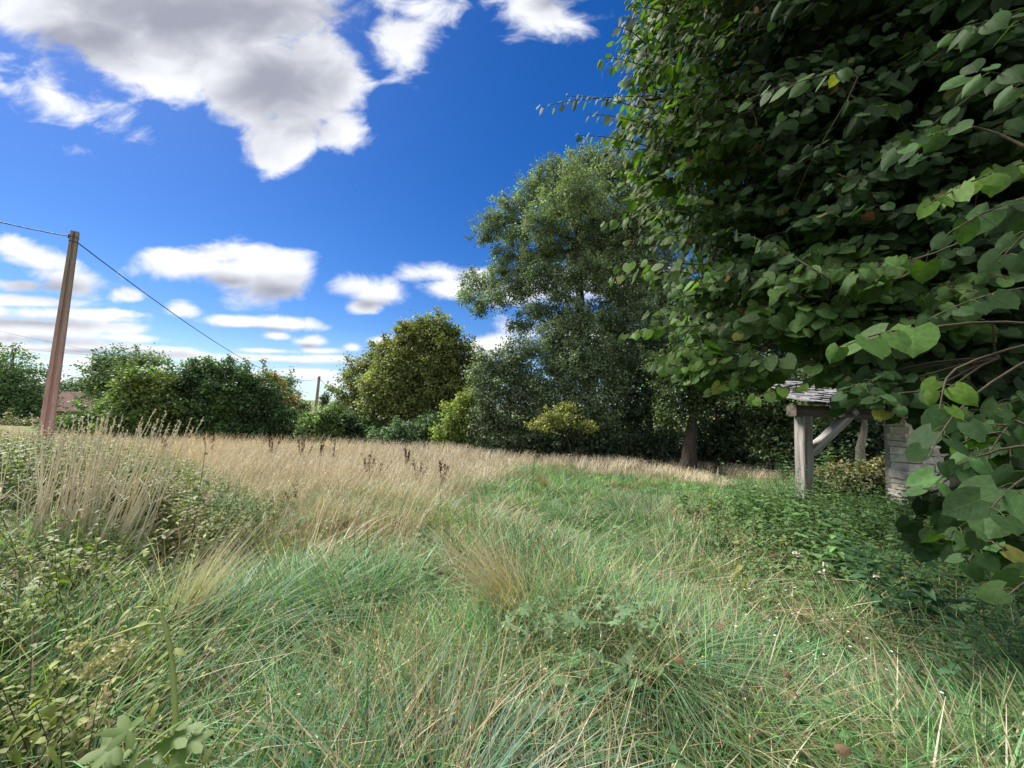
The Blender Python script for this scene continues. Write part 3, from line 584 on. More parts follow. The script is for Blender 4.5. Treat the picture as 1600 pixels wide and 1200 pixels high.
# ------------------------------------------------------------------ ruined shed with stone wall
def build_shed():
    Yp = 7.0; pc = P(1256, 700, Yp); A0 = np.array([pc[0], Yp, 0.]); A0[2] = zg(A0[0], A0[1])
    a = R(9); e1 = np.array([math.cos(a), math.sin(a), 0]); e2 = np.array([-math.sin(a), math.cos(a), 0]); z = np.array([0, 0, 1.])
    root = empty("open_shed", A0); tag(root, "ruined open shed with stone slab roof on a grey timber post and brace", "shed")
    ztop = P(1256, 652, Yp)[2]; s = .135
    def beam(name, p, q, w, h, upv, c, parent=root):
        p, q = np.asarray(p, float), np.asarray(q, float); d = q - p; L_ = np.linalg.norm(d); d /= L_
        sx = nrm(np.cross(d, upv)); u = np.cross(sx, d); mb = MB(); n = 10; vs = []
        for i in range(n):
            t = i / (n - 1); cw = rng.normal(0, .004, (8, 3))
            ring = np.array([(-.5, -.42), (-.42, -.5), (.42, -.5), (.5, -.42), (.5, .42), (.42, .5), (-.42, .5), (-.5, .42)])
            vs.append(p + d * L_ * t + ring[:, :1] * w * sx + ring[:, 1:] * h * u + cw)
        k = 8; v = np.concatenate(vs)
        mb.add(v, [(i * k + j, i * k + (j + 1) % k, (i + 1) * k + (j + 1) % k, (i + 1) * k + j) for i in range(n - 1) for j in range(k)], c)
        for r_, o_ in ((vs[0], 1), (vs[-1], 1)): mb.add(np.concatenate([r_, r_.mean(0)[None]]), [(j, (j + 1) % k, k) for j in range(k)], c)
        # build in its own axes so that the grain runs along the timber
        mb.v = [np.stack([(x - p) @ sx, (x - p) @ u, (x - p) @ d], -1).astype(np.float32) for x in mb.v]
        o = mb.build(name, M['wood'], parent, None, smooth=False)
        o.matrix_local = Matrix.Translation(Vector((p - A0).tolist())) @ Matrix([[float(sx[i]), float(u[i]), float(d[i])] for i in range(3)]).to_4x4()
        return o
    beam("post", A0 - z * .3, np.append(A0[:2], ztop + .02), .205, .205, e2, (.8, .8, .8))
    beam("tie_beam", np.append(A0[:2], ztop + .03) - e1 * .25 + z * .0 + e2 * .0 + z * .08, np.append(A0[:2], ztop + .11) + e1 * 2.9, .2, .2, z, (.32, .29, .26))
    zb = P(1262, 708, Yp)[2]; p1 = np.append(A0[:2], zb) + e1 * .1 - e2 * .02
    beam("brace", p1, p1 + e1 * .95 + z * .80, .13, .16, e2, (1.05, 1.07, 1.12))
    # roof of overlapping stone slabs
    pitch = R(17); up = e2 * math.cos(pitch) + z * math.sin(pitch); nn = np.cross(e1, up)
    o = np.append(A0[:2], ztop + .23) - e1 * .34 - e2 * .42
    mb = MB(); L1, L2 = 4.6, 1.7
    box(mb, o + up * .08 + e1 * .1, e1 * L1, (up + e1 * .62) * L2, -nn * .03, (.16, .13, .11))
    row, y = 0, 0.0
    while y < L2:
        x = -.06 - .15 * rng.random() + .62 * y
        while x < L1:
            w = rng.uniform(.14, .30); tilt = rng.normal(0, .045); lift = rng.normal(0, .007)
            dd = nrm(up + e1 * tilt * .8); ee = nrm(e1 + nn * rng.normal(0, .022)); h = .34
            g = rng.uniform(.20, .44); c = np.array([1, .99, 1.0]) * g * (1 + rng.normal(0, .02, 3))
            box(mb, o + e1 * x + up * (y - .05 + rng.normal(0, .02)) + nn * (.035 + max(lift, -.01)), ee * w * .97, (dd - nn * .09) * h, nn * rng.uniform(.014, .024), c, .004)
            x += w
        y += .17; row += 1
    mb.build("roof", M['slab'], root, A0, smooth=False)
    sl = MB(); q = P(1296, 633, Yp - .15)
    for k in range(3):
        box(sl, q + e1 * .03 * k + z * (.025 * k), nrm(e1 + z * -.75) * .34, e2 * .05, z * .022, (.9, .9, .95), .006)
    sl.build("slipped_slab", M['slab'], root, A0, smooth=False)
    # dry stone wall in courses with broken right side
    wa = R(6); w1 = np.array([math.cos(wa), math.sin(wa), 0]); w2 = np.array([-math.sin(wa), math.cos(wa), 0])
    W0 = P(1418, 700, 6.8); W0[2] = zg(W0[0], W0[1]); wb = MB(); zt = P(1402, 628, 6.8)[2] - W0[2]
    box(wb, W0 + w1 * .06 + w2 * .08 - z * .3, w1 * 4.2, w2 * .35, z * (zt + .1), (.36, .32, .28))
    y = -.2
    while y < zt:
        h = rng.uniform(.08, .15); x = rng.uniform(-.02, .06)
        while x < 4.3:
            w = rng.uniform(.12, .30); g = rng.uniform(.62, .98); warm = rng.random()
            c = np.array([1.0, .94 - .07 * warm, .86 - .18 * warm]) * g
            if y < .45 and rng.random() < .45: c = np.array([.50, .34, .24]) * rng.uniform(.7, 1.1)
            box(wb, W0 + w1 * x + w2 * rng.uniform(0, .035) + z * y, w1 * (w - .012), w2 * .3, z * (h - .011), c, .007)
            x += w
        y += h
    wb.build("stone_wall", M['stone'], root, A0, smooth=False)
    rb = MB(); n = 420
    for k in range(n):
        X = W0[0] + rng.uniform(-.1, 2.2); Yq = W0[1] - abs(rng.normal(0, .5)) - .1; zz = zg(X, Yq) + max(0, .55 - .65 * (W0[1] - Yq)) * rng.random() + .02
        an = rng.uniform(0, 6.28); d1 = np.array([math.cos(an), math.sin(an), rng.normal(0, .25)]); d2 = np.array([-math.sin(an), math.cos(an), rng.normal(0, .25)])
        c = (np.array([.55, .36, .26]) if rng.random() < .5 else np.array([.5, .45, .40])) * rng.uniform(.6, 1.1)
        box(rb, (X, Yq, zz), d1 * rng.uniform(.1, .28), d2 * rng.uniform(.08, .18), z * rng.uniform(.025, .08), c, .01)
    tag(rb.build("rubble", M['stone'], None, W0, smooth=False), "heap of fallen reddish stones and tiles below the stone wall", "rubble", kind='stuff')
build_shed()

# ------------------------------------------------------------------ linden hanging over the right side
def build_linden():
    TX, TY = 5.7, 4.7; base = np.array([TX, TY, zg(TX, TY) - .1])
    root = empty("linden_tree", base); tag(root, "large linden with broad round leaves hanging over the right side of the meadow", "tree")
    tb, lb = MB(), MB()
    trunk = np.array([[TX, TY, base[2] - .2], [TX + .03, TY, 1.0], [TX, TY + .05, 2.4], [TX - .06, TY + .05, 4.0], [TX, TY, 6.0], [TX + .1, TY, 8.5]])
    tube(tb, trunk, [.34, .27, .24, .2, .14, .05], 12)
    poly = np.array([(985, -420), (980, 0), (962, 45), (940, 95), (935, 150), (925, 205), (930, 260), (965, 292), (990, 330), (1035, 375), (1042, 412), (1014, 445), (1006, 490), (1040, 530), (1080, 575), (1112, 560), (1165, 505), (1310, 505), (1350, 560), (1400, 590),
                     (1425, 700), (1440, 780), (1520, 850), (1620, 930), (2200, 1000), (2200, -420)], float)
    def inside(x, y):
        r = np.zeros(x.shape, bool); n = len(poly)
        for i in range(n):
            (x0, y0), (x1, y1) = poly[i], poly[(i + 1) % n]
            if y0 == y1: continue
            c = ((y0 > y) != (y1 > y)) & (x < (x1 - x0) * (y - y0) / (y1 - y0) + x0); r ^= c
        return r
    fY = lambda x: np.interp(x, [840, 1000, 1200, 1400, 1600, 2000], [3.6, 3.2, 2.7, 2.35, 2.1, 1.7])
    limbs = []                                           # limb polylines with radii
    for k in range(46):
        for _ in range(200):
            x, y = rng.uniform(960, 1900), rng.uniform(-400, 640)
            if inside(np.array([x]), np.array([y]))[0]: break
        t = P(x, y, float(fY(x)) + rng.uniform(.35, 1.6))
        h = np.clip(t[2] * rng.uniform(.55, .8), 1.3, 6.5); i = np.interp(h, trunk[:, 2], np.arange(6)); s = np.array([np.interp(i, np.arange(6), trunk[:, q]) for q in range(3)])
        L_ = np.linalg.norm(t - s)
        lp = bez(s, s + (t - s) * .35 + np.array([0, 0, .16 * L_]), s + (t - s) * .7 + np.array([0, 0, .12 * L_]) + rng.normal(0, .12, 3), t, 16)
        lr = np.linspace(.028 + .010 * L_, .008, 16); tube(tb, lp, lr, 7); limbs.append(np.concatenate([lp, lr[:, None]], 1))
    for k in range(95):                                   # thinner side limbs behind the leaf face
        low = k < 50
        for _ in range(200):
            x, y = (rng.uniform(1030, 1560), rng.uniform(400, 575)) if low else (rng.uniform(985, 1620), rng.uniform(-60, 420))
            if inside(np.array([x]), np.array([y]))[0]: break
        t = P(x, y, float(fY(x)) + rng.uniform(.2, .9)); m = limbs[int(rng.integers(0, 46))]
        j = int(np.argmin([np.linalg.norm(q[8, :3] - t) for q in limbs[:46]])); s = limbs[j][int(rng.integers(3, 9))]
        L_ = np.linalg.norm(t - s[:3]); mid = (s[:3] + t) / 2 + np.array([.18, .25, .05]) * L_
        lp = bez(s[:3], s[:3] + (mid - s[:3]) * .8, mid, t, 14); lr = np.linspace(min(s[3] * .7, .018), .005, 14); tube(tb, lp, lr, 5); limbs.append(np.concatenate([lp, lr[:, None]], 1))
    for (x, y, d) in [(1720, 300, 1.5), (1700, 520, 1.5), (1720, 700, 1.6), (1560, 560, 2.0), (1760, 120, 1.7), (1700, 850, 1.7)]:
        t = P(x, y, d); s = np.array([TX, TY, max(1.4, t[2] * .9)]); lp = bez(s, s + (t - s) * .4 + [0, 0, .5], s + (t - s) * .75 + [0, 0, .3], t, 16); lr = np.linspace(.06, .008, 16); tube(tb, lp, lr, 7); limbs.append(np.concatenate([lp, lr[:, None]], 1))
    LP = np.concatenate(limbs)
    sprays = []
    def twig_leaves(path, size, near, hang=.75, step=.055, start=.15, tint=None, col=None):
        seg = np.linalg.norm(np.diff(path, axis=0), axis=1); cum = np.concatenate([[0], np.cumsum(seg)]); L_ = cum[-1]
        ss = np.arange(L_ * start, L_ + .001, step) ; n = len(ss)
        if n == 0: return
        p = np.stack([np.interp(ss, cum, path[:, q]) for q in range(3)], 1)
        t = nrm(np.stack([np.interp(ss + .01, cum, path[:, q], right=path[-1, q] + 1e-3) for q in range(3)], 1) - np.stack([np.interp(ss - .01, cum, path[:, q], left=path[0, q] - 1e-3) for q in range(3)], 1))
        up = np.array([0, 0, 1.]); side = nrm(np.cross(t, up)); sg = np.where(np.arange(n) % 2 == 0, 1., -1.)[:, None]
        outw = nrm(p - np.array([TX, TY, 0]) * np.array([1, 1, 0]) - np.array([0, 0, 1]) * p[:, 2:3])
        d = nrm(t * .5 + side * sg * .75 + np.array([0, 0, -hang]) + rng.normal(0, .25, (n, 3)))
        pet = nrm(t * .5 + side * sg * .8 + rng.normal(0, .2, (n, 3))); pl = size * rng.uniform(.25, .5, n)[:, None]
        q = p + pet * pl + np.array([0, 0, -.15]) * pl
        nn = nrm(outw * .6 + np.array([-.1, -.45, .55]) + rng.normal(0, .45, (n, 3)))
        sz = size * rng.uniform(.65, 1.15, n) * (1 - .35 * (ss / max(L_, .01)) ** 3)
        b = np.array([.040, .078, .028]) if col is None else np.asarray(col)
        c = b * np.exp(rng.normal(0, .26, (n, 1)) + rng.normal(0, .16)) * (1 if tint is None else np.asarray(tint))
        yl = rng.random((n, 1)) < (.010 if size > .092 else .03); c = np.where(yl, np.array([.15, .16, .04]), c)
        c = np.where(rng.random((n, 1)) < (.002 if size > .092 else .008), np.array([.22, .12, .05]), c)
        inst(lb, HEART, q, d, nn, sz, c, zs=rng.uniform(-1.2, 3.0, n), ws=rng.uniform(.74, 1.06, n))
        if near:
            for i in range(n): tube(lb, [p[i], (p[i] + q[i]) / 2 + np.array([0, 0, .006]), q[i]], .0016, 3, (.12, .14, .05), cap=False)
    def spray(tip, size, L_=.75, near=False, tint=None, aim=None, start=None, side=True):
        outd = nrm(np.array([tip[0] - TX, tip[1] - TY, 0.])); dr = nrm(outd * 1.0 + rng.normal(0, .45, 3) * np.array([1, 1, .5]) + np.array([0, 0, -.22])) if aim is None else nrm(aim)
        b = tip - dr * L_ if start is None else start
        j = int(np.argmin(np.linalg.norm(LP[:, :3] - b, axis=1))); a = LP[j, :3]; r0 = min(LP[j, 3] * .7, .008)
        la = np.linalg.norm(a - b)
        if la > .04: tube(tb, bez(a, a + (b - a) * .4 + np.array([0, 0, .12 * la]), b - dr * .3 * min(la, 1), b, 6), np.linspace(r0, .0055, 6), 4, cap=False)
        path = bez(b, b + dr * L_ * .35 + np.array([0, 0, .03]), b + (tip - b) * .7 + np.array([0, 0, .05 * L_]), tip, 8)
        tube(tb, path, np.linspace(.0055, .002, 8), 4 if near else 3, (.1, .08, .05), cap=False)
        twig_leaves(path, size, near, start=.05, tint=tint, step=.052 if size < .09 else .066)
        if side:
            for s in (.2, .4, .6):
                if rng.random() < .8:
                    o = b + (tip - b) * s + np.array([0, 0, .03]); sd = nrm(np.cross(dr, [0, 0, 1])) * rng.choice([-1, 1]); e = o + nrm(dr * .8 + sd * .9 + np.array([0, 0, rng.normal(-.15, .2)])) * L_ * rng.uniform(.35, .6)
                    tube(tb, [o, (o + e) / 2 + np.array([0, 0, .02]), e], [.004, .003, .0016], 3, cap=False)
                    twig_leaves(np.array([o, (o + e) / 2 + np.array([0, 0, .02]), e]), size * .92, near, start=.1, tint=tint, step=.055 if size < .09 else .068)
    # filler through the crown's depth, then outside the frame
    n = 0; tries = 0
    while n < 1450 and tries < 20000:
        tries += 1
        x, y = rng.uniform(900, 1750), rng.uniform(-160, 900)
        if not inside(np.array([x]), np.array([y]))[0]: continue
        low = y > 640
        if low and x < 1550: continue
        if low and rng.random() < .55: continue
        dep = float(fY(x)) + (rng.exponential(.9) if rng.random() < .6 else rng.uniform(0, 3.2))
        if low: dep = rng.uniform(1.6, 3.2)
        if x < 1080: dep = float(fY(x)) + rng.uniform(0, 1.6)
        t = P(x, y, dep)
        if t[2] < .5 or np.hypot(t[0], t[1]) < 1.6: continue
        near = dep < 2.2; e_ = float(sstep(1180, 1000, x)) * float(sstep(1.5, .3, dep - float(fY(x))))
        spray(t, (.096 if x < 1150 else .112) * rng.uniform(.72, 1.22), rng.uniform(.5, .85), near, tint=(1 + .75 * e_, 1 + .6 * e_, 1 - .1 * e_)); n += 1  # front leaves near the left edge tinted up, painting in their backlit look
    for k in range(620):                                  # leaves deep inside
        for _ in range(50):
            x, y = (rng.uniform(1010, 1700) if k % 2 else rng.uniform(1000, 1250)), rng.uniform(-160, 560)
            if inside(np.array([x - 30]), np.array([y]))[0] and inside(np.array([x]), np.array([y + 25]))[0]: break
        t = P(x, y, float(fY(x)) + rng.uniform(1.0, 4.0)); spray(t, .115, .9, False, tint=(.9, .9, .9))
    for k in range(620):                                  # upper and right side out of view
        th, ph = rng.uniform(0, 6.28), math.asin(rng.uniform(-.1, 1)); r = rng.uniform(.6, 1)
        t = np.array([TX + 4.2 * r * math.cos(th) * math.cos(ph), TY + 3.6 * r * math.sin(th) * math.cos(ph), 4.8 + 4.6 * r * math.sin(ph)])
        px, py = proj(t)
        if t[1] > .3 and (-100 < py < 1300 and px < 1600): continue
        if t[1] <= .4 and abs(t[0]) < 1.6: continue
        spray(t, .17, 1.1, False)
    # twigs that make the left outline: (start px, tip px, depth)
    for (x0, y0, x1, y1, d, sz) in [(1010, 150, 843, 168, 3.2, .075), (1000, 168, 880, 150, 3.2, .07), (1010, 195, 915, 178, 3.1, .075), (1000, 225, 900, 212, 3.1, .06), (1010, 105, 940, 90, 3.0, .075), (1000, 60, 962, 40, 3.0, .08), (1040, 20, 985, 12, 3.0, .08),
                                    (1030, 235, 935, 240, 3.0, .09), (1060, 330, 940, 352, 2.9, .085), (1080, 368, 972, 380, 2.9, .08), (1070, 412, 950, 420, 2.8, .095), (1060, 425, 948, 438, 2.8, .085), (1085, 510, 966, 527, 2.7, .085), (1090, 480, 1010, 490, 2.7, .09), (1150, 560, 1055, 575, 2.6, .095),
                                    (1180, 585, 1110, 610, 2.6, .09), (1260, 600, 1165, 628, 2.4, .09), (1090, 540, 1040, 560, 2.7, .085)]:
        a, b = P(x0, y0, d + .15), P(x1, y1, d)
        spray(b, sz, np.linalg.norm(b - a), True, tint=(1.9, 1.7, .9), aim=b - a, start=a, side=False)  # backlit glow of the outline leaves painted in as a brighter, yellower tint
    # fuller lower bough, its brighter light painted into the leaf tint
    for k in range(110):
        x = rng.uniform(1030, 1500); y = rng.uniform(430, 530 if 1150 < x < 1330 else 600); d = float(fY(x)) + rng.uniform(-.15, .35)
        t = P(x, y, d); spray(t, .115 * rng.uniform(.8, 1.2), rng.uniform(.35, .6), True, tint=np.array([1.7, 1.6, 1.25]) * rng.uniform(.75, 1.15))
    for k in range(64):                                   # lower leaves hanging past the shed
        if k < 16: x, y, d = rng.uniform(1320, 1385), rng.uniform(585, 630), rng.uniform(2.0, 2.5)
        else: x, y, d = rng.uniform(1500, 1680), rng.uniform(600, 880), rng.uniform(1.7, 2.6)
        spray(P(x, y, d), .10 * rng.uniform(.75, 1.15), rng.uniform(.25, .45), True, tint=(.9, .95, .95), side=k >= 16)
    # near drooping twigs at the right
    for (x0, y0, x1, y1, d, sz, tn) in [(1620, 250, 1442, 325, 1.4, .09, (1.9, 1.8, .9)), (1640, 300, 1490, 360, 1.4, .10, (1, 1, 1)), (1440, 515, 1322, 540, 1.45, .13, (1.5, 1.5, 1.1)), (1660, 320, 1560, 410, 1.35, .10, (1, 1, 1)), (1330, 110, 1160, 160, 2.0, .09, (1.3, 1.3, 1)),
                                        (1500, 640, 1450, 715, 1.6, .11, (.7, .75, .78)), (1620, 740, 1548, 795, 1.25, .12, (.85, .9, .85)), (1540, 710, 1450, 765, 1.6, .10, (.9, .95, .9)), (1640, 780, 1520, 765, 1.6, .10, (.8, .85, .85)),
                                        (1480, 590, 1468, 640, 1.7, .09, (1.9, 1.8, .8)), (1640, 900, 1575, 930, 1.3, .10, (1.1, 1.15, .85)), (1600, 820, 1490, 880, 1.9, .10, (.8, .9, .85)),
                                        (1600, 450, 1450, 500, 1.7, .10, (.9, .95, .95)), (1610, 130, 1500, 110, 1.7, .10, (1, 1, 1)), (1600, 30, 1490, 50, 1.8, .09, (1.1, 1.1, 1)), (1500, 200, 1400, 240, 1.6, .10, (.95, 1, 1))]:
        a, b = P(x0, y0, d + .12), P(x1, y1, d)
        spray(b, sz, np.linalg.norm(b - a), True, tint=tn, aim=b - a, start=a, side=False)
    tb.build("trunk", M['twig'], root, base)
    lb.build("crown", M['linden'], root, base)
build_linden()

# ------------------------------------------------------------------ grass
def blade_mesh(mb, pos, h, w, az, lean, curve, c0, c1, segs=3, twist=None):
    N = len(pos)
    if N == 0: return
    t = np.linspace(0, 1, segs + 1)
    dx, dy = np.cos(az), np.sin(az)
    tw = az + math.pi / 2 + (rng.normal(0, .6, N) if twist is None else twist)
    r = h[:, None] * (lean[:, None] * t + curve[:, None] * t ** 2)
    z = h[:, None] * (t * (1 - .10 * lean[:, None]) - .42 * np.clip(curve, 0, 2)[:, None] * t ** 2.2)
    cx = pos[:, 0, None] + r * dx[:, None]; cy = pos[:, 1, None] + r * dy[:, None]; cz = pos[:, 2, None] + z
    ww = w[:, None] * (1 - .88 * t ** 1.6)[None] * .5
    sx, sy = np.cos(tw)[:, None] * ww, np.sin(tw)[:, None] * ww
    v = np.stack([np.stack([cx - sx, cy - sy, cz], -1), np.stack([cx + sx, cy + sy, cz], -1)], 2)     # N,seg+1,2,3
    k = (segs + 1) * 2
    b = (np.arange(N) * k)[:, None] + (np.arange(segs) * 2)[None]
    f = np.stack([b, b + 1, b + 3, b + 2], -1).reshape(-1, 4)
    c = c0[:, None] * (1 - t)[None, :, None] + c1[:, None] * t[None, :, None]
    mb.add(v.reshape(-1, 3), f, np.repeat(c[:, :, None], 2, 2).reshape(-1, 3))

GRN = np.array([[.145, .29, .10], [.125, .27, .12], [.19, .30, .10], [.11, .24, .095]])
BLU = np.array([.115, .215, .12]); TAN = np.array([[.48, .39, .25], [.54, .45, .31], [.40, .30, .18], [.50, .43, .33]])
def dry_amount(x, y):
    """how much of the stand is dead straw at a place (0..1)"""
    u = x / np.maximum(y, .3); d = y
    lim = np.interp(u, [-1.6, -.95, -.6, -.35, -.22, -.08, .0, .1, .75, 1.2], [6.0, 5.0, 4.3, 4.1, 5.2, 8.0, 12.5, 14.5, 12.0, 11.0])
    a = sstep(-1.3, 2.4, d - lim + (vn(x, y, 1.6, 11) - .5) * 5.0 * np.interp(d, [4, 12], [.8, 1.5]) + (vn(x, y, .6, 41) - .5) * 2.0)
    return a * (1 - .75 * sstep(17, 22, d) * sstep(-.1, -.4, u) )
def sector(n, y0, y1, u0, u1, pw=1.0):
    """points in front of the viewer, uniform in area when pw=1"""
    y = np.sqrt(y0 ** 2 + (y1 ** 2 - y0 ** 2) * rng.random(n) ** pw); u = rng.uniform(u0, u1, n)
    return u * y, y
def in_shed(x, y):
    return ((y > 5.6) & (x > 4.9) & (x < 12) & (y < 9.5))
def build_grass():
    gb, db = MB(), MB()
    # (tufts, per tuft, y range, blade width, segments)
    for nt_, per, y0, y1, wd, sg in [(4600, 19, .75, 3.2, .0092, 4), (6800, 18, 3.2, 7.0, .0115, 3), (8200, 18, 7.0, 14.0, .014, 2), (5200, 16, 14.0, 25, .024, 2)]:
        x, y = sector(nt_, y0, y1, -1.65, 1.75)
        m_ = int(nt_ * .22); sx_ = rng.choice([-1, 1], m_)                  # beyond the sides of the view too
        if y0 < 2: xe, ye = sx_ * rng.uniform(1.0, 7.0, m_), rng.uniform(-1.0, 3.0, m_)
        else:
            ue, ye = sector(m_, y0, y1, 1.7, 2.6); xe = ue * sx_
        ke = np.abs(xe) > 1.6 * np.maximum(ye, 0); x, y = np.concatenate([x, xe[ke]]), np.concatenate([y, ye[ke]]); nt_ = len(x)
        x = x + rng.normal(0, .1, nt_)
        u = x / np.maximum(y, .3)
        da = dry_amount(x, y)
        # thinned where the leafy weeds stand
        lush = vn(x, y, .9, 12)
        keep = rng.random(nt_) < np.where((u < -.78) & (y < 8), np.where(y < 2.6, .55, .3), 1) * np.where((u > .62) & (y > 2.2) & (y < 9), .42, 1)
        x, y, u, da, lush = x[keep], y[keep], u[keep], da[keep], lush[keep]
        n = len(x); N = n * per
        R_ = lambda a: np.repeat(a, per)
        spread = (.035 + .05 * rng.random(n))
        ang = rng.uniform(0, 2 * math.pi, N); rad = R_(spread) * np.sqrt(rng.random(N))
        bx, by = R_(x) + rad * np.cos(ang), R_(y) + rad * np.sin(ang)
        pos = np.stack([bx, by, zg(bx, by) - .015], 1)
        hT = (.12 + .30 * vn(x, y, .75, 13) ** 1.3 + .14 * rng.random(n)) * np.where(y > 9, .95, 1)
        short = sstep(.05, .3, u) * sstep(6.5, 9, y)                # shorter green sward centre right
        hT = hT * (1 - .35 * short)
        h = R_(hT) * (.55 + .7 * rng.random(N))
        wind = R_(vn(x, y, 1.6, 14) * 5.0 + 1.0 + np.where(u > .25, -1.6, 0) * sstep(4, 1.5, y))
        az = np.where(rng.random(N) < .75, ang + rng.normal(0, .5, N), wind + rng.normal(0, .5, N))
        lean = .18 + .5 * rng.random(N) * R_(.5 + lush); curve = .1 + .85 * rng.random(N) ** 1.3 * R_(.55 + .9 * vn(x, y, .7, 15))
        gi = rng.integers(0, 4, n); tone = np.exp(rng.normal(0, .3, n))
        base = GRN[gi]; bl = (vn(x, y, .7, 16) > .66)[:, None] * .6; base = base * (1 - bl) + BLU * bl
        tl = sstep(.42, .62, vn(x, y, .8, 17)) * .5                  # straw coloured patches among the green
        c1 = np.repeat(base * tone[:, None], per, 0) * np.exp(rng.normal(0, .16, (N, 1)))
        dead = rng.random(N) < R_(np.clip(.07 + tl * .52 + .5 * da, 0, .85))
        tc = TAN[rng.integers(0, 4, N)] * np.exp(rng.normal(0, .2, (N, 1)))
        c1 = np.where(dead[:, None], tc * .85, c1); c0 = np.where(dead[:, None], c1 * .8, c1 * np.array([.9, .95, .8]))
        ok = ~in_shed(bx, by) | (rng.random(N) < .4)
        w = wd * (.7 + .6 * rng.random(N)) * R_(1 + .5 * bl[:, 0])
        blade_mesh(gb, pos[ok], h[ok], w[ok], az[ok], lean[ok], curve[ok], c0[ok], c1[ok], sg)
    # flattened dead thatch between the tufts
    n = 15000; x, y = sector(n, .8, 7.5, -1.3, 1.6); k = rng.random(n) < sstep(.35, .65, vn(x, y, .6, 42)) * .9; x, y = x[k], y[k]; N = len(x)
    cc = TAN[rng.integers(0, 4, N)] * np.exp(rng.normal(0, .25, (N, 1))) * .95
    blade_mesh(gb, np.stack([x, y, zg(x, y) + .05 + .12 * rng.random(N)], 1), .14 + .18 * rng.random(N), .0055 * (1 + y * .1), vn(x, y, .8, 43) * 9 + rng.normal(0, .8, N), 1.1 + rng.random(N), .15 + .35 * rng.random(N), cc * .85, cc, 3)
    tag(gb.build("meadow_grass", M['grass'], smooth=True), "rough green grass mixed with dead blades across the meadow", "grass", kind='stuff')

    # tall straw with loose seed heads
    def straw(x, y, h, wd, heads, lean_m, az, colr):
        N = len(x); pos = np.stack([x, y, zg(x, y) - .01], 1)
        lean = lean_m * (.3 + rng.random(N)); curve = .05 + .35 * rng.random(N) ** 2
        c = colr * np.exp(rng.normal(0, .27, (N, 1)))
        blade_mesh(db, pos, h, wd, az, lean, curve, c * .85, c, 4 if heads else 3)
        if heads:
            r = h * (lean + curve); tz = h * ((1 - .10 * lean) - .42 * curve)
            tip = pos + np.stack([r * np.cos(az), r * np.sin(az), tz], 1); pr = h * (lean * .8 + curve * .64); pz = h * (.8 * (1 - .10 * lean) - .42 * curve * .8 ** 2.2)
            pre = pos + np.stack([pr * np.cos(az), pr * np.sin(az), pz], 1); ax = tip - pre
            for k in range(heads):
                s = rng.random(N)[:, None]; d = nrm(ax) * .9 + rng.normal(0, .30, (N, 3))
                inst(db, DIA, pre + ax * (.25 + .75 * s), nrm(d), rng.normal(size=(N, 3)), (.008 + .006 * rng.random(N)) * (1 + y / 5), c * rng.uniform(.85, 1.15, (N, 1)), ws=np.full(N, .4))
    # dry meadow at the back
    for nt_, per, y0, y1, wd, hd in [(5200, 10, 3.6, 9.5, .0052, 2), (7200, 9, 9.0, 15.5, .0095, 1), (5000, 8, 15, 23, .017, 1)]:
        x, y = sector(nt_, y0, y1, -1.6, 1.5); da = dry_amount(x, y)
        k = (rng.random(nt_) < da ** 1.5 * (.35 + .65 * sstep(.3, .6, vn(x, y, .8, 44))) * np.where((x / y < -.82) & (y < 8.5), .07, 1) * np.where(x / y > .0, .8, 1)) & ~in_shed(x, y); x, y = x[k], y[k]; n = len(x); N = n * per
        hh = np.repeat((.50 + .34 * vn(x, y, 2.2, 18) + .1 * rng.random(n)) * np.interp(x / y, [-.3, .0, .2], [1.0, .72, .62]), per) * (.65 + .5 * rng.random(N))
        sp = .09; bx = np.repeat(x, per) + rng.normal(0, sp, N); by = np.repeat(y, per) + rng.normal(0, sp, N)
        az = np.repeat(vn(x, y, 3, 19) * 4 + 5.2, per) + rng.normal(0, 1.0, N)
        colr = TAN[rng.integers(0, 4, N)] * np.array([1.2, 1.27, 1.36])
        straw(bx, by, hh, wd * (.7 + .6 * rng.random(N)), hd, .35, az, colr)
    # single long stalks through the green foreground
    for nn_, y0, y1, u0, u1, hm in [(120, 1.0, 2.2, -.75, .35, .78), (210, 1.1, 4.5, -.85, .85, .62), (150, 2.0, 5.0, -.6, .3, .55), (40, 1.1, 3.2, .2, 1.4, .5)]:
        x, y = sector(nn_, y0, y1, u0, u1); cl = vn(x, y, .45, 20); k = rng.random(nn_) < sstep(.35, .7, cl); x, y = x[k], y[k]
        per = 5; N = len(x) * per; bx = np.repeat(x, per) + rng.normal(0, .05, N); by = np.repeat(y, per) + rng.normal(0, .05, N)
        az = np.repeat(vn(x, y, .9, 21) * 6.3, per) + rng.normal(0, .8, N)
        straw(bx, by, hm * (.55 + .6 * rng.random(N)), .0026 * (.7 + .6 * rng.random(N)) * (1 + by * .12), 4, .42, az, TAN[rng.integers(0, 4, N)] * np.array([1.0, 1.0, .85]))
    tag(db.build("dry_grass", M['straw'], smooth=True), "tall bleached dry grass with seed heads in the meadow", "grass", kind='stuff')
build_grass()

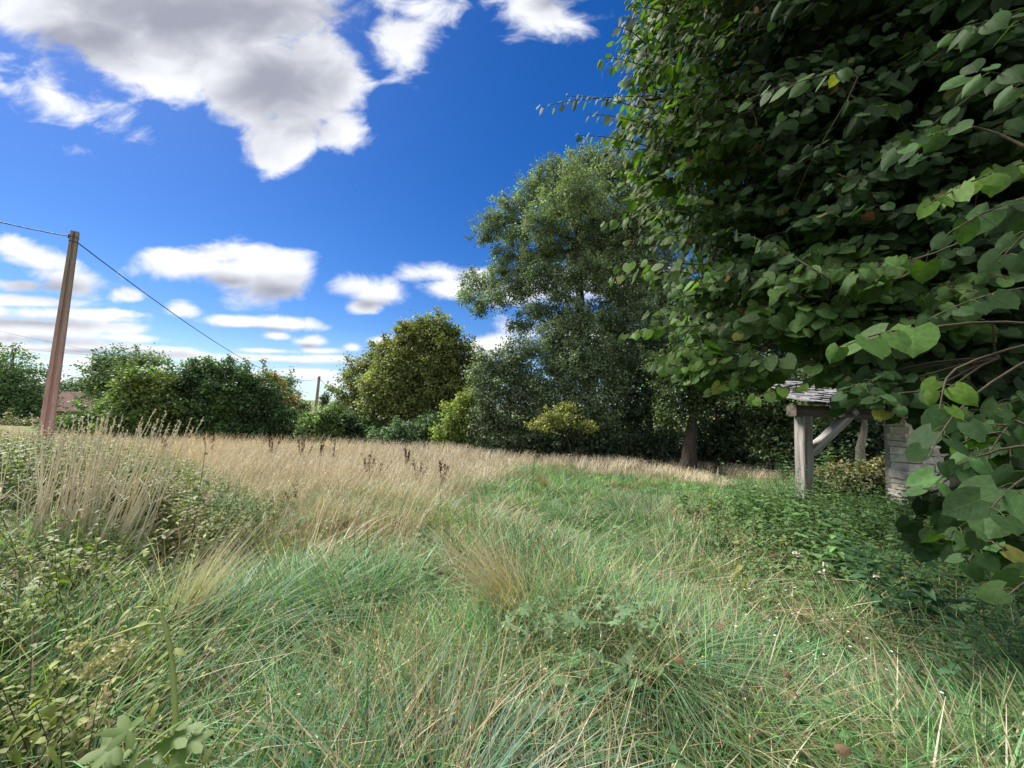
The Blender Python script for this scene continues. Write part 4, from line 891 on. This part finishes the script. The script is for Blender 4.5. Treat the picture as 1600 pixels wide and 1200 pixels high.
# ------------------------------------------------------------------ leafy weeds as ground cover
def weed(lb, sb, p, h, az, lean, pairs, ls, col, tmpl=OVATE, tipcol=None, start=.25, droop=.45, stemc=(.10, .10, .05), sr=.003):
    """one upright stem with crossed leaf pairs"""
    top = p + np.array([math.cos(az) * lean * h, math.sin(az) * lean * h, h])
    path = bez(p, p + np.array([0, 0, h * .4]), top - np.array([math.cos(az), math.sin(az), 0]) * lean * h * .35 - np.array([0, 0, h * .3]), top, 6)
    tube(sb, path, np.linspace(sr, sr * .4, 6), 4, stemc, cap=False)
    t = np.linspace(start, 1, pairs); cum = np.linspace(0, 1, 6)
    c = np.stack([np.interp(t, cum, path[:, q]) for q in range(3)], 1)
    P_, D_, S_, C_ = [], [], [], []
    for s in (0, 1):
        a = az + np.arange(pairs) * (math.pi / 2) + s * math.pi + rng.normal(0, .3, pairs)
        up = np.interp(t, [start, 1], [-.15, .55]) - droop * rng.random(pairs)
        D_.append(np.stack([np.cos(a), np.sin(a), up], 1)); P_.append(c); S_.append(ls * np.interp(t, [start, .55, 1], [.8, 1, .45]) * rng.uniform(.75, 1.2, pairs))
        k = np.clip(t - .25, 0, 1)[:, None] if tipcol is not None else 0
        cc = np.asarray(col) * (1 - k) + (np.asarray(tipcol) * k if tipcol is not None else 0); C_.append(cc * np.exp(rng.normal(0, .2, (pairs, 1))))
    P_, D_, S_, C_ = map(np.concatenate, (P_, D_, S_, C_))
    inst(lb, tmpl, P_, D_, np.array([0, 0, 1.]) + rng.normal(0, .25, P_.shape), S_, C_, zs=rng.uniform(.4, 1.8, len(P_)))
def build_cover():
    lb = MB()
    n = 0
    while n < 2500:                                          # nettle bed on the left
        x, y = sector(1, 1.0, 8.2, -1.75, -.52); x, y = x[0], y[0]; u = x / y
        edge = -.74 + .16 * (vn(x, y, .9, 30) - .5) * 2 - (.10 if y < 2 else 0) + (.06 if 3 < y < 5.5 else 0)
        if u > edge: continue
        if 2.2 < y < 3.4 and u > -.98 and rng.random() < .7: continue
        if y < 2.0 and u > -.95 and rng.random() < .3: continue
        n += 1; lowz = -1.32 < u < -.90 and 1.8 < y < 3.5
        h = (.34 + .16 * rng.random()) if y < 2.2 else np.interp(y, [2.2, 3.5, 5, 8], [.5, .8, .82, .72]) * rng.uniform(.6, 1.08) * np.interp(u, [-.95, -.72], [1, .62])
        if lowz: h = min(h, .24)
        yel = vn(x, y, .8, 31); g = np.array([.09, .14, .035]) * (1 - yel) + np.array([.17, .19, .045]) * yel
        if rng.random() < .12: g = np.array([.16, .12, .05])
        weed(lb, lb, np.array([x, y, zg(x, y)]), h, rng.uniform(0, 6.28), rng.uniform(.05, .3), int(7 + h * 9), (.045 if y < 2.4 else .06) + .03 * rng.random() ** 2, g, tipcol=g * 1.3)
    for k in range(330):                                     # shorter growth close by
        x, y = sector(1, .95, 2.5, -1.7, -.72); x, y = x[0], y[0]
        if x / y > -.84 + .16 * (vn(x, y, .5, 45) - .5): continue
        yel = vn(x, y, .5, 46); g = np.array([.11, .17, .04]) * (1 - yel) + np.array([.21, .23, .055]) * yel
        weed(lb, lb, np.array([x, y, zg(x, y)]), rng.uniform(.2, .62), rng.uniform(0, 6.28), rng.uniform(.1, .7), int(rng.integers(6, 12)), rng.uniform(.03, .075), g * rng.uniform(.6, 1.1), OVATE if rng.random() < .7 else LANCE, tipcol=g * 1.2, droop=.9)
    tag(lb.build("weeds", M['weed']), "yellow green nettle bed filling the left side below the pole", "weeds", kind='stuff')
    lb = MB(); n = 0
    while n < 2900:                                          # leafy cover in front of the shed
        x, y = sector(1, 1.5, 9.5, .34, 1.75); x, y = x[0], y[0]; u = x / y
        edge = np.interp(y, [1.4, 2.2, 3, 5, 9.5], [1.05, .95, .66, .42, .60]) + .12 * (vn(x, y, 1.0, 32) - .5) * 2
        if u < edge + rng.exponential(.07) or (5.0 < x and y > 7.2 and rng.random() < .6): continue
        n += 1
        k = vn(x, y, .9, 33); g = np.array([.08, .155, .06]) * (1 - k) + np.array([.13, .22, .075]) * k
        if rng.random() < .05: g = np.array([.18, .17, .05])
        big = vn(x, y, 1.3, 34)
        h = (.16 + (.50 if y < 4.5 else .78) * vn(x, y, .7, 35) ** 1.4) * rng.uniform(.6, 1.35) * min(1, .55 + 3 * (u - edge)) * (1 if y > 3 else .75) * (1.35 if y > 5 else 1)
        weed(lb, lb, np.array([x, y, zg(x, y)]), h, rng.uniform(0, 6.28), rng.uniform(.05, .5), int(5 + h * 8), .075 + .07 * big, g, tmpl=OVATE if rng.random() < .8 else LANCE, droop=.35)
    tag(lb.build("ground_cover", M['weed']), "dark green leafy undergrowth in front of the shed and under the linden", "undergrowth", kind='stuff')
    lb = MB()                                                # broad leaves scattered low in the grass
    x, y = sector(2200, 1.2, 9, -.7, 1.4); k = vn(x, y, .6, 36) > .56; x, y = x[k], y[k]; m = len(x)
    for j in range(4):
        a = rng.uniform(0, 6.28, m); p = np.stack([x + .04 * np.cos(a), y + .04 * np.sin(a), zg(x, y) + rng.uniform(.08, .28, m)], 1)
        inst(lb, OVATE, p, np.stack([np.cos(a), np.sin(a), rng.uniform(-.1, .7, m)], 1), np.array([0, 0, 1.]) + rng.normal(0, .2, (m, 3)), rng.uniform(.05, .11, m), np.array([.10, .19, .08]) * np.exp(rng.normal(0, .25, (m, 1))), ws=rng.uniform(.9, 1.5, m))
    tag(lb.build("low_leaves", M['weed']), "scattered low broad leaved weeds in the grass", "weeds", kind='stuff')
build_cover()

# ------------------------------------------------------------------ single plants
def gpt(px, py):
    """point on the ground seen at a pixel"""
    d = ray(px, py); t = 1.0
    for _ in range(60):
        p = EYE + d * t; t += (p[2] - zg(p[0], p[1])) / max(-d[2], .05) * .6
    p = EYE + d * t; p[2] = zg(p[0], p[1]); return p
def at(px, Y):
    p = P(px, 640, Y); return np.array([p[0], Y, zg(p[0], Y)])
def fin(name, label, cat, base, parts, group=None):
    root = empty(name, base); tag(root, label, cat, group)
    for nm, mb, mat in parts:
        if mb.v: mb.build(nm, M[mat], root, base)
    return root
def plants():
    # broken hogweed stalk at bottom left
    Y = 1.22; b = at(272, Y); st, lf, fl = MB(), MB(), MB(); c = (.36, .42, .14)
    b = np.array([P(276, 1190, Y)[0], Y, zg(P(276, 1190, Y)[0], Y)])
    pts = np.array([b, P(276, 1180, Y), P(273, 1090, Y), P(268, 1020, Y), P(258, 975, Y), P(250, 957, Y)]); tube(st, pts, [.008, .0078, .007, .0062, .0055, .004], 8, c)
    tube(st, [P(250, 957, Y), P(243, 953, Y), P(236, 957, Y), P(229, 974, Y - .02), P(212, 1000, Y - .04), P(186, 1022, Y - .06)], [.004, .0035, .003, .003, .0025, .002], 6, c)
    tube(st, [P(258, 975, Y), P(230, 975, Y - .02), P(205, 983, Y - .04), P(170, 995, Y - .05), P(138, 1006, Y - .05)], [.003, .0032, .003, .002, .0015], 6, c)
    tube(st, [P(262, 990, Y), P(266, 1010, Y), P(267, 1025, Y)], [.003, .008, .003], 6, c)
    inst(lf, LANCE, np.array([P(232, 974, Y - .03), P(228, 976, Y - .03), P(268, 1015, Y), P(266, 1018, Y)]), np.array([[-1, 0, -.1], [.5, -.2, -1], [1, -.3, .1], [-.6, -.4, -.3]]), np.array([[0, -.5, 1.]] * 4), [.055, .04, .05, .045], np.array([.22, .26, .06]), ws=np.array([1.4, 1.2, 1.8, 1.5]))
    for (x, y, r) in [(188, 1016, .045), (180, 1030, .04), (145, 1048, .04), (200, 1008, .035), (152, 1042, .03), (120, 1012, .03)]:
        cpt = P(x, y, Y - .06); m = 46; q = cpt + rng.normal(0, r * .45, (m, 3)) * np.array([1, 1, .6])
        inst(fl, DIA, q, rng.normal(size=(m, 3)) + [0, 0, .7], rng.normal(size=(m, 3)), .012, np.array([.42, .40, .20]) * np.exp(rng.normal(0, .2, (m, 1))))
        for e in q[:8]: tube(st, [P(190, 1015, Y - .06) if x > 140 else P(138, 1006, Y - .05), (cpt + e) / 2, e], .001, 3, c, cap=False)
    for (x, y, s, dx, dz) in [(222, 1140, .10, -.7, .3), (250, 1150, .10, .5, .5), (205, 1155, .12, -1, -.2), (262, 1145, .11, .9, .1), (230, 1175, .11, -.3, -.5), (255, 1185, .12, .6, -.4), (290, 1150, .09, 1, -.1), (210, 1185, .12, -.8, -.3)]:
        q = P(x, y, Y - .05)
        tube(st, [pts[1] - [0, 0, .05], (pts[1] + q) / 2 + [0, 0, .02], q], .0025, 4, c)
        inst(lf, LOBED, q[None], np.array([[dx, -.5, dz]]), np.array([[0, -.35, 1.]]), s, np.array([.14, .21, .06]) * rng.uniform(.8, 1.15), zs=np.array([1.]))
    fin("hogweed_plant", "broken hogweed stalk bent over with lobed leaves at its foot, lower left", "wild plant", b, [("stem", st, 'stem'), ("foliage", lf, 'weed'), ("flower_sprays", fl, 'straw')])

    # tall dry stalks at left, bunch by bunch
    g = "bleached tall grass stalks in the nettle bed"
    for i, (x, y0, Y, n, lx, top, lab) in enumerate([(60, 850, 3.3, 13, .03, 690, "sparse bunch of bleached grass stalks in front of the leaning pole"), (100, 870, 3.1, 22, .05, 655, "bunch of bleached grass stalks right of the leaning pole foot"), (135, 860, 3.2, 30, .10, 650, "thickest upright bunch of bleached stalks in the nettles"),
                                                 (170, 850, 3.3, 34, .18, 655, "bunch of bleached stalks leaning right beside the thickest bunch"), (200, 855, 3.2, 30, .28, 650, "most slanting bunch of bleached stalks at the edge of the nettles")]):
        b = at(x, Y); st, hd = MB(), MB()
        for k in range(n):
            p = b + np.array([rng.normal(0, .10), rng.normal(0, .16), 0]); p[2] = zg(p[0], p[1])
            H = (P(x, top, Y)[2] - b[2]) * rng.uniform(.66, 1.04); l = lx * .7 + rng.normal(0, .05); tp = p + np.array([l * H * 1.6, rng.normal(0, .08), H])
            path = bez(p, p + (tp - p) * .35 + [0, 0, .03], p + (tp - p) * .7, tp, 7); c = np.array([.80, .74, .58]) * rng.uniform(.7, 1.1)
            tube(st, path, np.linspace(.007, .0024, 7), 4, c, cap=False)
            m = 14; q = path[-1] + (path[-2] - path[-1]) * rng.random((m, 1)) * .7
            inst(hd, DIA, q, nrm(path[-1] - path[-2])[None] * 1.0 + rng.normal(0, .35, (m, 3)), rng.normal(size=(m, 3)), .022, np.array([.66, .60, .48]), ws=np.full(m, .5))
            if rng.random() < .6:
                s = path[3]; a = rng.uniform(0, 6.28); tube(st, [s, s + np.array([math.cos(a) * .1, math.sin(a) * .1, .06]), s + np.array([math.cos(a) * .22, math.sin(a) * .22, -.06])], [.002, .002, .0008], 3, c, cap=False)
        fin("dry_stalk_bunch", lab, "dry grass", b, [("stalk", st, 'straw'), ("seed_sprays", hd, 'straw')], g)

    # rust brown docks in the dry meadow
    g = "dead dock stalks in the dry meadow"
    for i, (x, Y, H, lab) in enumerate([(262, 9.5, .9, "dead rust brown dock by the slanting stalks"), (335, 12, .9, "rust brown dock in front of the spiky topped bush"), (430, 13.0, .85, "rust brown dock under the dark bush at the hedge end"), (478, 12.5, .95, "thick rust brown dock below the far pole"), (505, 13.5, .8, "slim rust brown dock just right of the far pole"), (525, 11.5, .9, "dark rust dock below the white house"),
                                        (585, 9.2, .75, "leaning branched rust dock in the middle of the straw"), (600, 9.6, .7, "short rust dock leaning right in the straw"), (640, 13, .85, "thin rust dock in front of the olive yellow tree"), (697, 8.6, .7, "dead dock at the edge of straw and green grass"), (660, 9.0, .6, "small dead dock left of the green grass edge"), (470, 6.0, .42, "low reddish dock in green grass below the straw")]):
        b = at(x, Y); st, hd = MB(), MB(); c = np.array([.085, .035, .022])
        for k in range(rng.integers(2, 5)):
            a = rng.uniform(0, 6.28); l = rng.uniform(.05, .3); tp = b + np.array([math.cos(a) * l * H, math.sin(a) * l * H, H * rng.uniform(.75, 1.05)]); path = bez(b, b + [0, 0, H * .3], tp - [0, 0, H * .25], tp, 7)
            tube(st, path, np.linspace(.006, .003, 7), 4, c, cap=False)
            for s in (3, 4, 5, 6):
                m = 26; q = path[s] + rng.normal(0, .012, (m, 3)) + (path[s - 1] - path[s]) * rng.random((m, 1)); inst(hd, DIA, q, rng.normal(size=(m, 3)) + [0, 0, 1], rng.normal(size=(m, 3)), .022 + Y * .0012, c * np.exp(rng.normal(0, .3, (m, 1))) * 1.2)
                if rng.random() < .6:
                    e = path[s] + np.array([rng.normal(0, .07), rng.normal(0, .07), .1]); tube(st, [path[s] - [0, 0, .04], e], .0025, 3, c, cap=False); q = e + rng.normal(0, .02, (12, 3)); inst(hd, DIA, q, rng.normal(size=(12, 3)), rng.normal(size=(12, 3)), .024, c)
        fin("dock_plant", lab, "wild plant", b, [("stem", st, 'twig'), ("seed_sprays", hd, 'straw')], g)

    # green spire and upright weeds
    def leafy(name, lab, px, Y, H, pairs, ls, col, lean=.06, az=0., tmpl=OVATE, stems=1, spread=.1, sr=.004, stemc=(.1, .12, .05), tip=None, droop=.3, extra=None):
        b = at(px, Y); sts, lf = [MB() for _ in range(stems)], MB()
        for k, st in enumerate(sts):
            q = b + (np.array([rng.normal(0, spread), rng.normal(0, spread), 0]) if stems > 1 else 0); q[2] = zg(q[0], q[1])
            weed(lf, st, q, H * (1 if stems == 1 else rng.uniform(.65, 1.05)), az + (rng.normal(0, 1.5) if stems > 1 else 0), lean * rng.uniform(.6, 1.4), pairs, ls, col, tmpl, tip, .2, droop, stemc, sr)
        parts = [("stem", st, 'stem') for st in sts] + [("foliage", lf, 'weed')]
        if extra: parts.append(extra(b))
        return fin(name, lab, "wild plant", b, parts)
    leafy("horseweed_plant", "tall pale green leafy spire standing at the green grass edge under the oak", 836, 8.2, 1.02, 34, .11, (.10, .15, .06), .03, 0, LANCE, 1, .1, .006, tip=(.17, .21, .10))
    leafy("sapling", "young ash like sapling standing up at the right edge of the nettles", 322, 4.3, .98, 9, .12, (.06, .11, .035), .05, 0, OVATE, 1, .1, .006)
    leafy("willowherb_plant", "bushy green willowherb clump right of the young sapling", 350, 4.6, .72, 16, .09, (.075, .13, .04), .2, 0, LANCE, 9, .16)
    leafy("elder_seedling", "bright green young elder clump in front of the stone wall", 1325, 3.9, .86, 8, .155, (.12, .24, .08), .2, 0, OVATE, 7, .2, droop=.15)
    leafy("elder_seedling", "larger dark green elder clump beneath the linden leaves at right", 1385, 3.4, .80, 8, .155, (.065, .14, .06), .25, 0, OVATE, 10, .28, droop=.15)
    leafy("elder_seedling", "low elder clump left of the bright green one", 1270, 3.6, .66, 7, .13, (.085, .165, .07), .3, 0, OVATE, 8, .22, droop=.15)
    leafy("elder_seedling", "dark elder clump low at the right edge of the picture", 1535, 2.1, .5, 6, .11, (.06, .125, .06), .3, 0, OVATE, 9, .2, droop=.2)
    leafy("elder_seedling", "dark elder clump behind the pale slanting dead stem", 1465, 2.6, .55, 6, .12, (.06, .13, .06), .3, 0, OVATE, 8, .2, droop=.2)
    leafy("willowherb_plant", "thin dark stemmed bushy weed left of the shed post", 1085, 4.4, .78, 15, .055, (.075, .115, .04), .12, 0, LANCE, 16, .26, stemc=(.06, .04, .03))
    leafy("withering_plant", "yellowing plant with drooping leaves in the ground cover", 1163, 3.0, .72, 11, .075, (.17, .19, .05), .08, 2, OVATE, 1, .1, .005, tip=(.22, .20, .05), droop=.9)
    def flowers(b):
        fl = MB()
        for k in range(34):
            q = b + np.array([rng.normal(0, .2), rng.normal(0, .2), rng.uniform(.28, .52)]); m = 6; a = np.arange(m) / m * 6.283
            inst(fl, DIA, np.repeat(q[None], m, 0), np.stack([np.cos(a), np.sin(a), np.full(m, .3)], 1), np.tile([0, 0, 1.], (m, 1)), .008, (.75, .75, .74))
        return ("flower_sprays", fl, 'straw')
    leafy("white_flowered_plant", "fresh green plant dotted with tiny white flowers at lower right", 1232, 2.35, .5, 10, .055, (.09, .17, .055), .3, 0, OVATE, 12, .17, extra=flowers)
    leafy("withering_plant", "small plant with bright yellow leaves beneath the white flowers", 1250, 1.95, .22, 6, .06, (.50, .42, .06), .3, 0, OVATE, 4, .07)
    # mallow clump
    b = at(930, 2.35); st, lf = MB(), MB()
    for k in range(110):
        a = rng.uniform(0, 6.28); r = .38 * math.sqrt(rng.random()); q = b + np.array([math.cos(a) * r * 1.25, math.sin(a) * r, rng.uniform(.20, .42) * (1.15 - r)]); s = b + np.array([math.cos(a) * r * .5, math.sin(a) * r * .5, 0])
        tube(st, [s, (s + q) / 2 + [0, 0, .05], q], .0018, 3, (.10, .14, .06), cap=False)
        inst(lf, LOBED, q[None], np.array([[math.cos(a), math.sin(a), rng.normal(.1, .25)]]), np.array([[rng.normal(0, .3), rng.normal(-.2, .3), 1.]]), rng.uniform(.055, .10), np.array([.14, .23, .115]) * rng.uniform(.75, 1.2))
    fin("mallow_plant", "pale green mallow clump with lobed leaves in the middle foreground grass", "wild plant", b, [("stem", st, 'stem'), ("foliage", lf, 'weed')])
    b = at(722, 3.3); st, lf = MB(), MB()
    for k in range(16):
        a = rng.uniform(0, 6.28); inst(lf, OVATE, (b + [0, 0, .08])[None], np.array([[math.cos(a), math.sin(a), rng.uniform(.2, 1)]]), np.array([[0, 0, 1.]]), rng.uniform(.12, .2), np.array([.06, .12, .075]) * rng.uniform(.8, 1.3), ws=np.array([1.2]))
    fin("thistle_rosette", "small dark green leaf rosette left of the dry tussock", "wild plant", b, [("foliage", lf, 'weed')])
    # tussocks
    def tussock(name, lab, px, Y, n, H, w, c, lean, curve, bias=None, r=.1):
        b = at(px, Y); mb = MB(); ang = rng.uniform(0, 6.28, n); rad = r * np.sqrt(rng.random(n)); pos = np.stack([b[0] + rad * np.cos(ang), b[1] + rad * np.sin(ang), np.full(n, b[2] - .01)], 1)
        az = ang + rng.normal(0, .4, n) if bias is None else bias + rng.normal(0, .75, n)
        cc = np.asarray(c)[None] * np.exp(rng.normal(0, .2, (n, 1)))
        blade_mesh(mb, pos, H * rng.uniform(.6, 1.15, n), w * rng.uniform(.7, 1.3, n), az, lean * rng.uniform(.4, 1.3, n), curve * rng.uniform(.5, 1.3, n), cc * .85, cc, 6)
        return tag(mb.build(name, M['grass'], None, b), lab, "grass tussock")
    tussock("grass_tussock", "arching dry straw tussock in the centre of the meadow foreground", 822, 2.75, 480, .72, .0045, (.50, .42, .27), .35, .45, math.pi * .95, .12)
    tussock("grass_tussock", "blue green arching tussock right of the mallow clump", 1020, 2.3, 420, .62, .0085, (.11, .21, .115), .35, 1.0, None, .12)
    tussock("grass_tussock", "blue green broad bladed tussock at the bottom centre edge", 690, 1.25, 420, .58, .009, (.09, .19, .14), .35, 1.0, None, .14)
    tussock("grass_tussock", "blue green tussock beside the slanting dry bunch at left", 352, 2.3, 420, .64, .008, (.11, .21, .13), .35, 1.0, None, .13)
    tussock("grass_tussock", "slanting bunch of pale dead blades beside a blue green tussock", 292, 2.35, 210, .74, .005, (.52, .45, .33), .45, .2, .4, .09)
    tussock("grass_tussock", "broad arching green tussock left of centre in the foreground", 470, 2.6, 420, .6, .009, (.11, .22, .09), .35, 1.0, None, .13)
    tussock("grass_tussock", "dense dark green tussock in front of the ivy clad trunk", 985, 6.2, 420, .5, .011, (.06, .12, .065), .35, .8, None, .2)
    tussock("grass_tussock", "single straw coloured tuft at the meadow edge right of the green spire", 858, 9.2, 160, .75, .009, (.46, .38, .24), .25, .2, 3.0, .1)
    # dark dead stem at left, thin dead stems at right
    def stems(name, lab, paths, c, r, mat='straw', buds=None):
        base = np.array(paths[0][0]); ms, fb = [MB() for _ in paths], MB()
        for mb, p in zip(ms, paths): tube(mb, np.array(p), np.linspace(r, r * .45, len(p)), 5, c, cap=False)
        for q in (buds or []):
            inst(fb, DIA, np.repeat(np.array(q)[None], 8, 0) + rng.normal(0, .005, (8, 3)), rng.normal(size=(8, 3)), rng.normal(size=(8, 3)), .016, (.55, .5, .42))
        fin(name, lab, "wild plant", base, [("stem", mb, mat) for mb in ms] + [("seed_sprays", fb, 'straw')])
    Yq = 2.6
    stems("dead_stem", "dark red fallen dock stem by the nettle edge", [[P(300, 890, Yq), P(322, 875, Yq), P(352, 848, Yq + .1)], [P(322, 875, Yq), P(335, 872, Yq)], [P(335, 864, Yq), P(345, 862, Yq)]], (.06, .025, .02), .008, 'twig')
    Yq = 2.0
    stems("dead_stem", "thin pale dead stem slanting up left in front of the elder clumps", [[P(1410, 1030, Yq), P(1370, 985, Yq), P(1322, 935, Yq), P(1305, 905, Yq + .1), P(1247, 868, Yq + .15)], [P(1305, 905, Yq + .1), P(1340, 908, Yq), P(1390, 930, Yq)]], (.30, .27, .14), .0035, 'straw', [P(1247, 868, Yq + .15), P(1288, 882, Yq + .1), P(1368, 898, Yq), P(1285, 895, Yq)])
    stems("dead_stem", "long pale dead stem leaning over the white flowers", [[P(1355, 1020, 1.9), P(1310, 965, 1.9), P(1290, 930, 2.0), P(1262, 895, 2.0), P(1246, 865, 2.0)], [P(1335, 1000, 1.9), P(1312, 985, 1.85), P(1290, 958, 1.85)]], (.33, .28, .16), .003, 'straw', [P(1246, 865, 2.0)])
    # fallen leaves
    g = "brown fallen linden leaves in the grass"
    for x, y, Y, lab in [(1067, 1032, 1.95, "curled tan fallen leaf beside the blue green tussock"), (1121, 976, 2.3, "left one of two brown fallen leaves lying close together"), (1138, 970, 2.32, "right one of two brown fallen leaves lying close together"), (1234, 1052, 1.75, "orange brown fallen leaf beneath the yellow leaved plant"), (1243, 1087, 1.65, "small pale brown fallen leaf below the orange brown one"), (1207, 868, 3.2, "brown fallen leaf caught in the ground cover"), (1312, 1172, 1.35, "pale fallen leaf at the bottom right edge"), (690, 935, 2.7, "red brown dead leaf in the grass left of the dry tussock")]:
        q = P(x, y, Y); mb = MB(); a = rng.uniform(0, 6.28)
        inst(mb, HEART, np.zeros((1, 3)), np.array([[math.cos(a), math.sin(a), .35]]), np.array([[rng.normal(0, .4), -.6, 1.]]), .04, (.20, .13, .085), zs=np.array([3.2]), ws=np.array([.8]))
        o = mb.build("fallen_leaf", M['linden'], None, (0, 0, 0)); o.location = Vector(q.tolist()); tag(o, lab, "leaf", g)
plants()
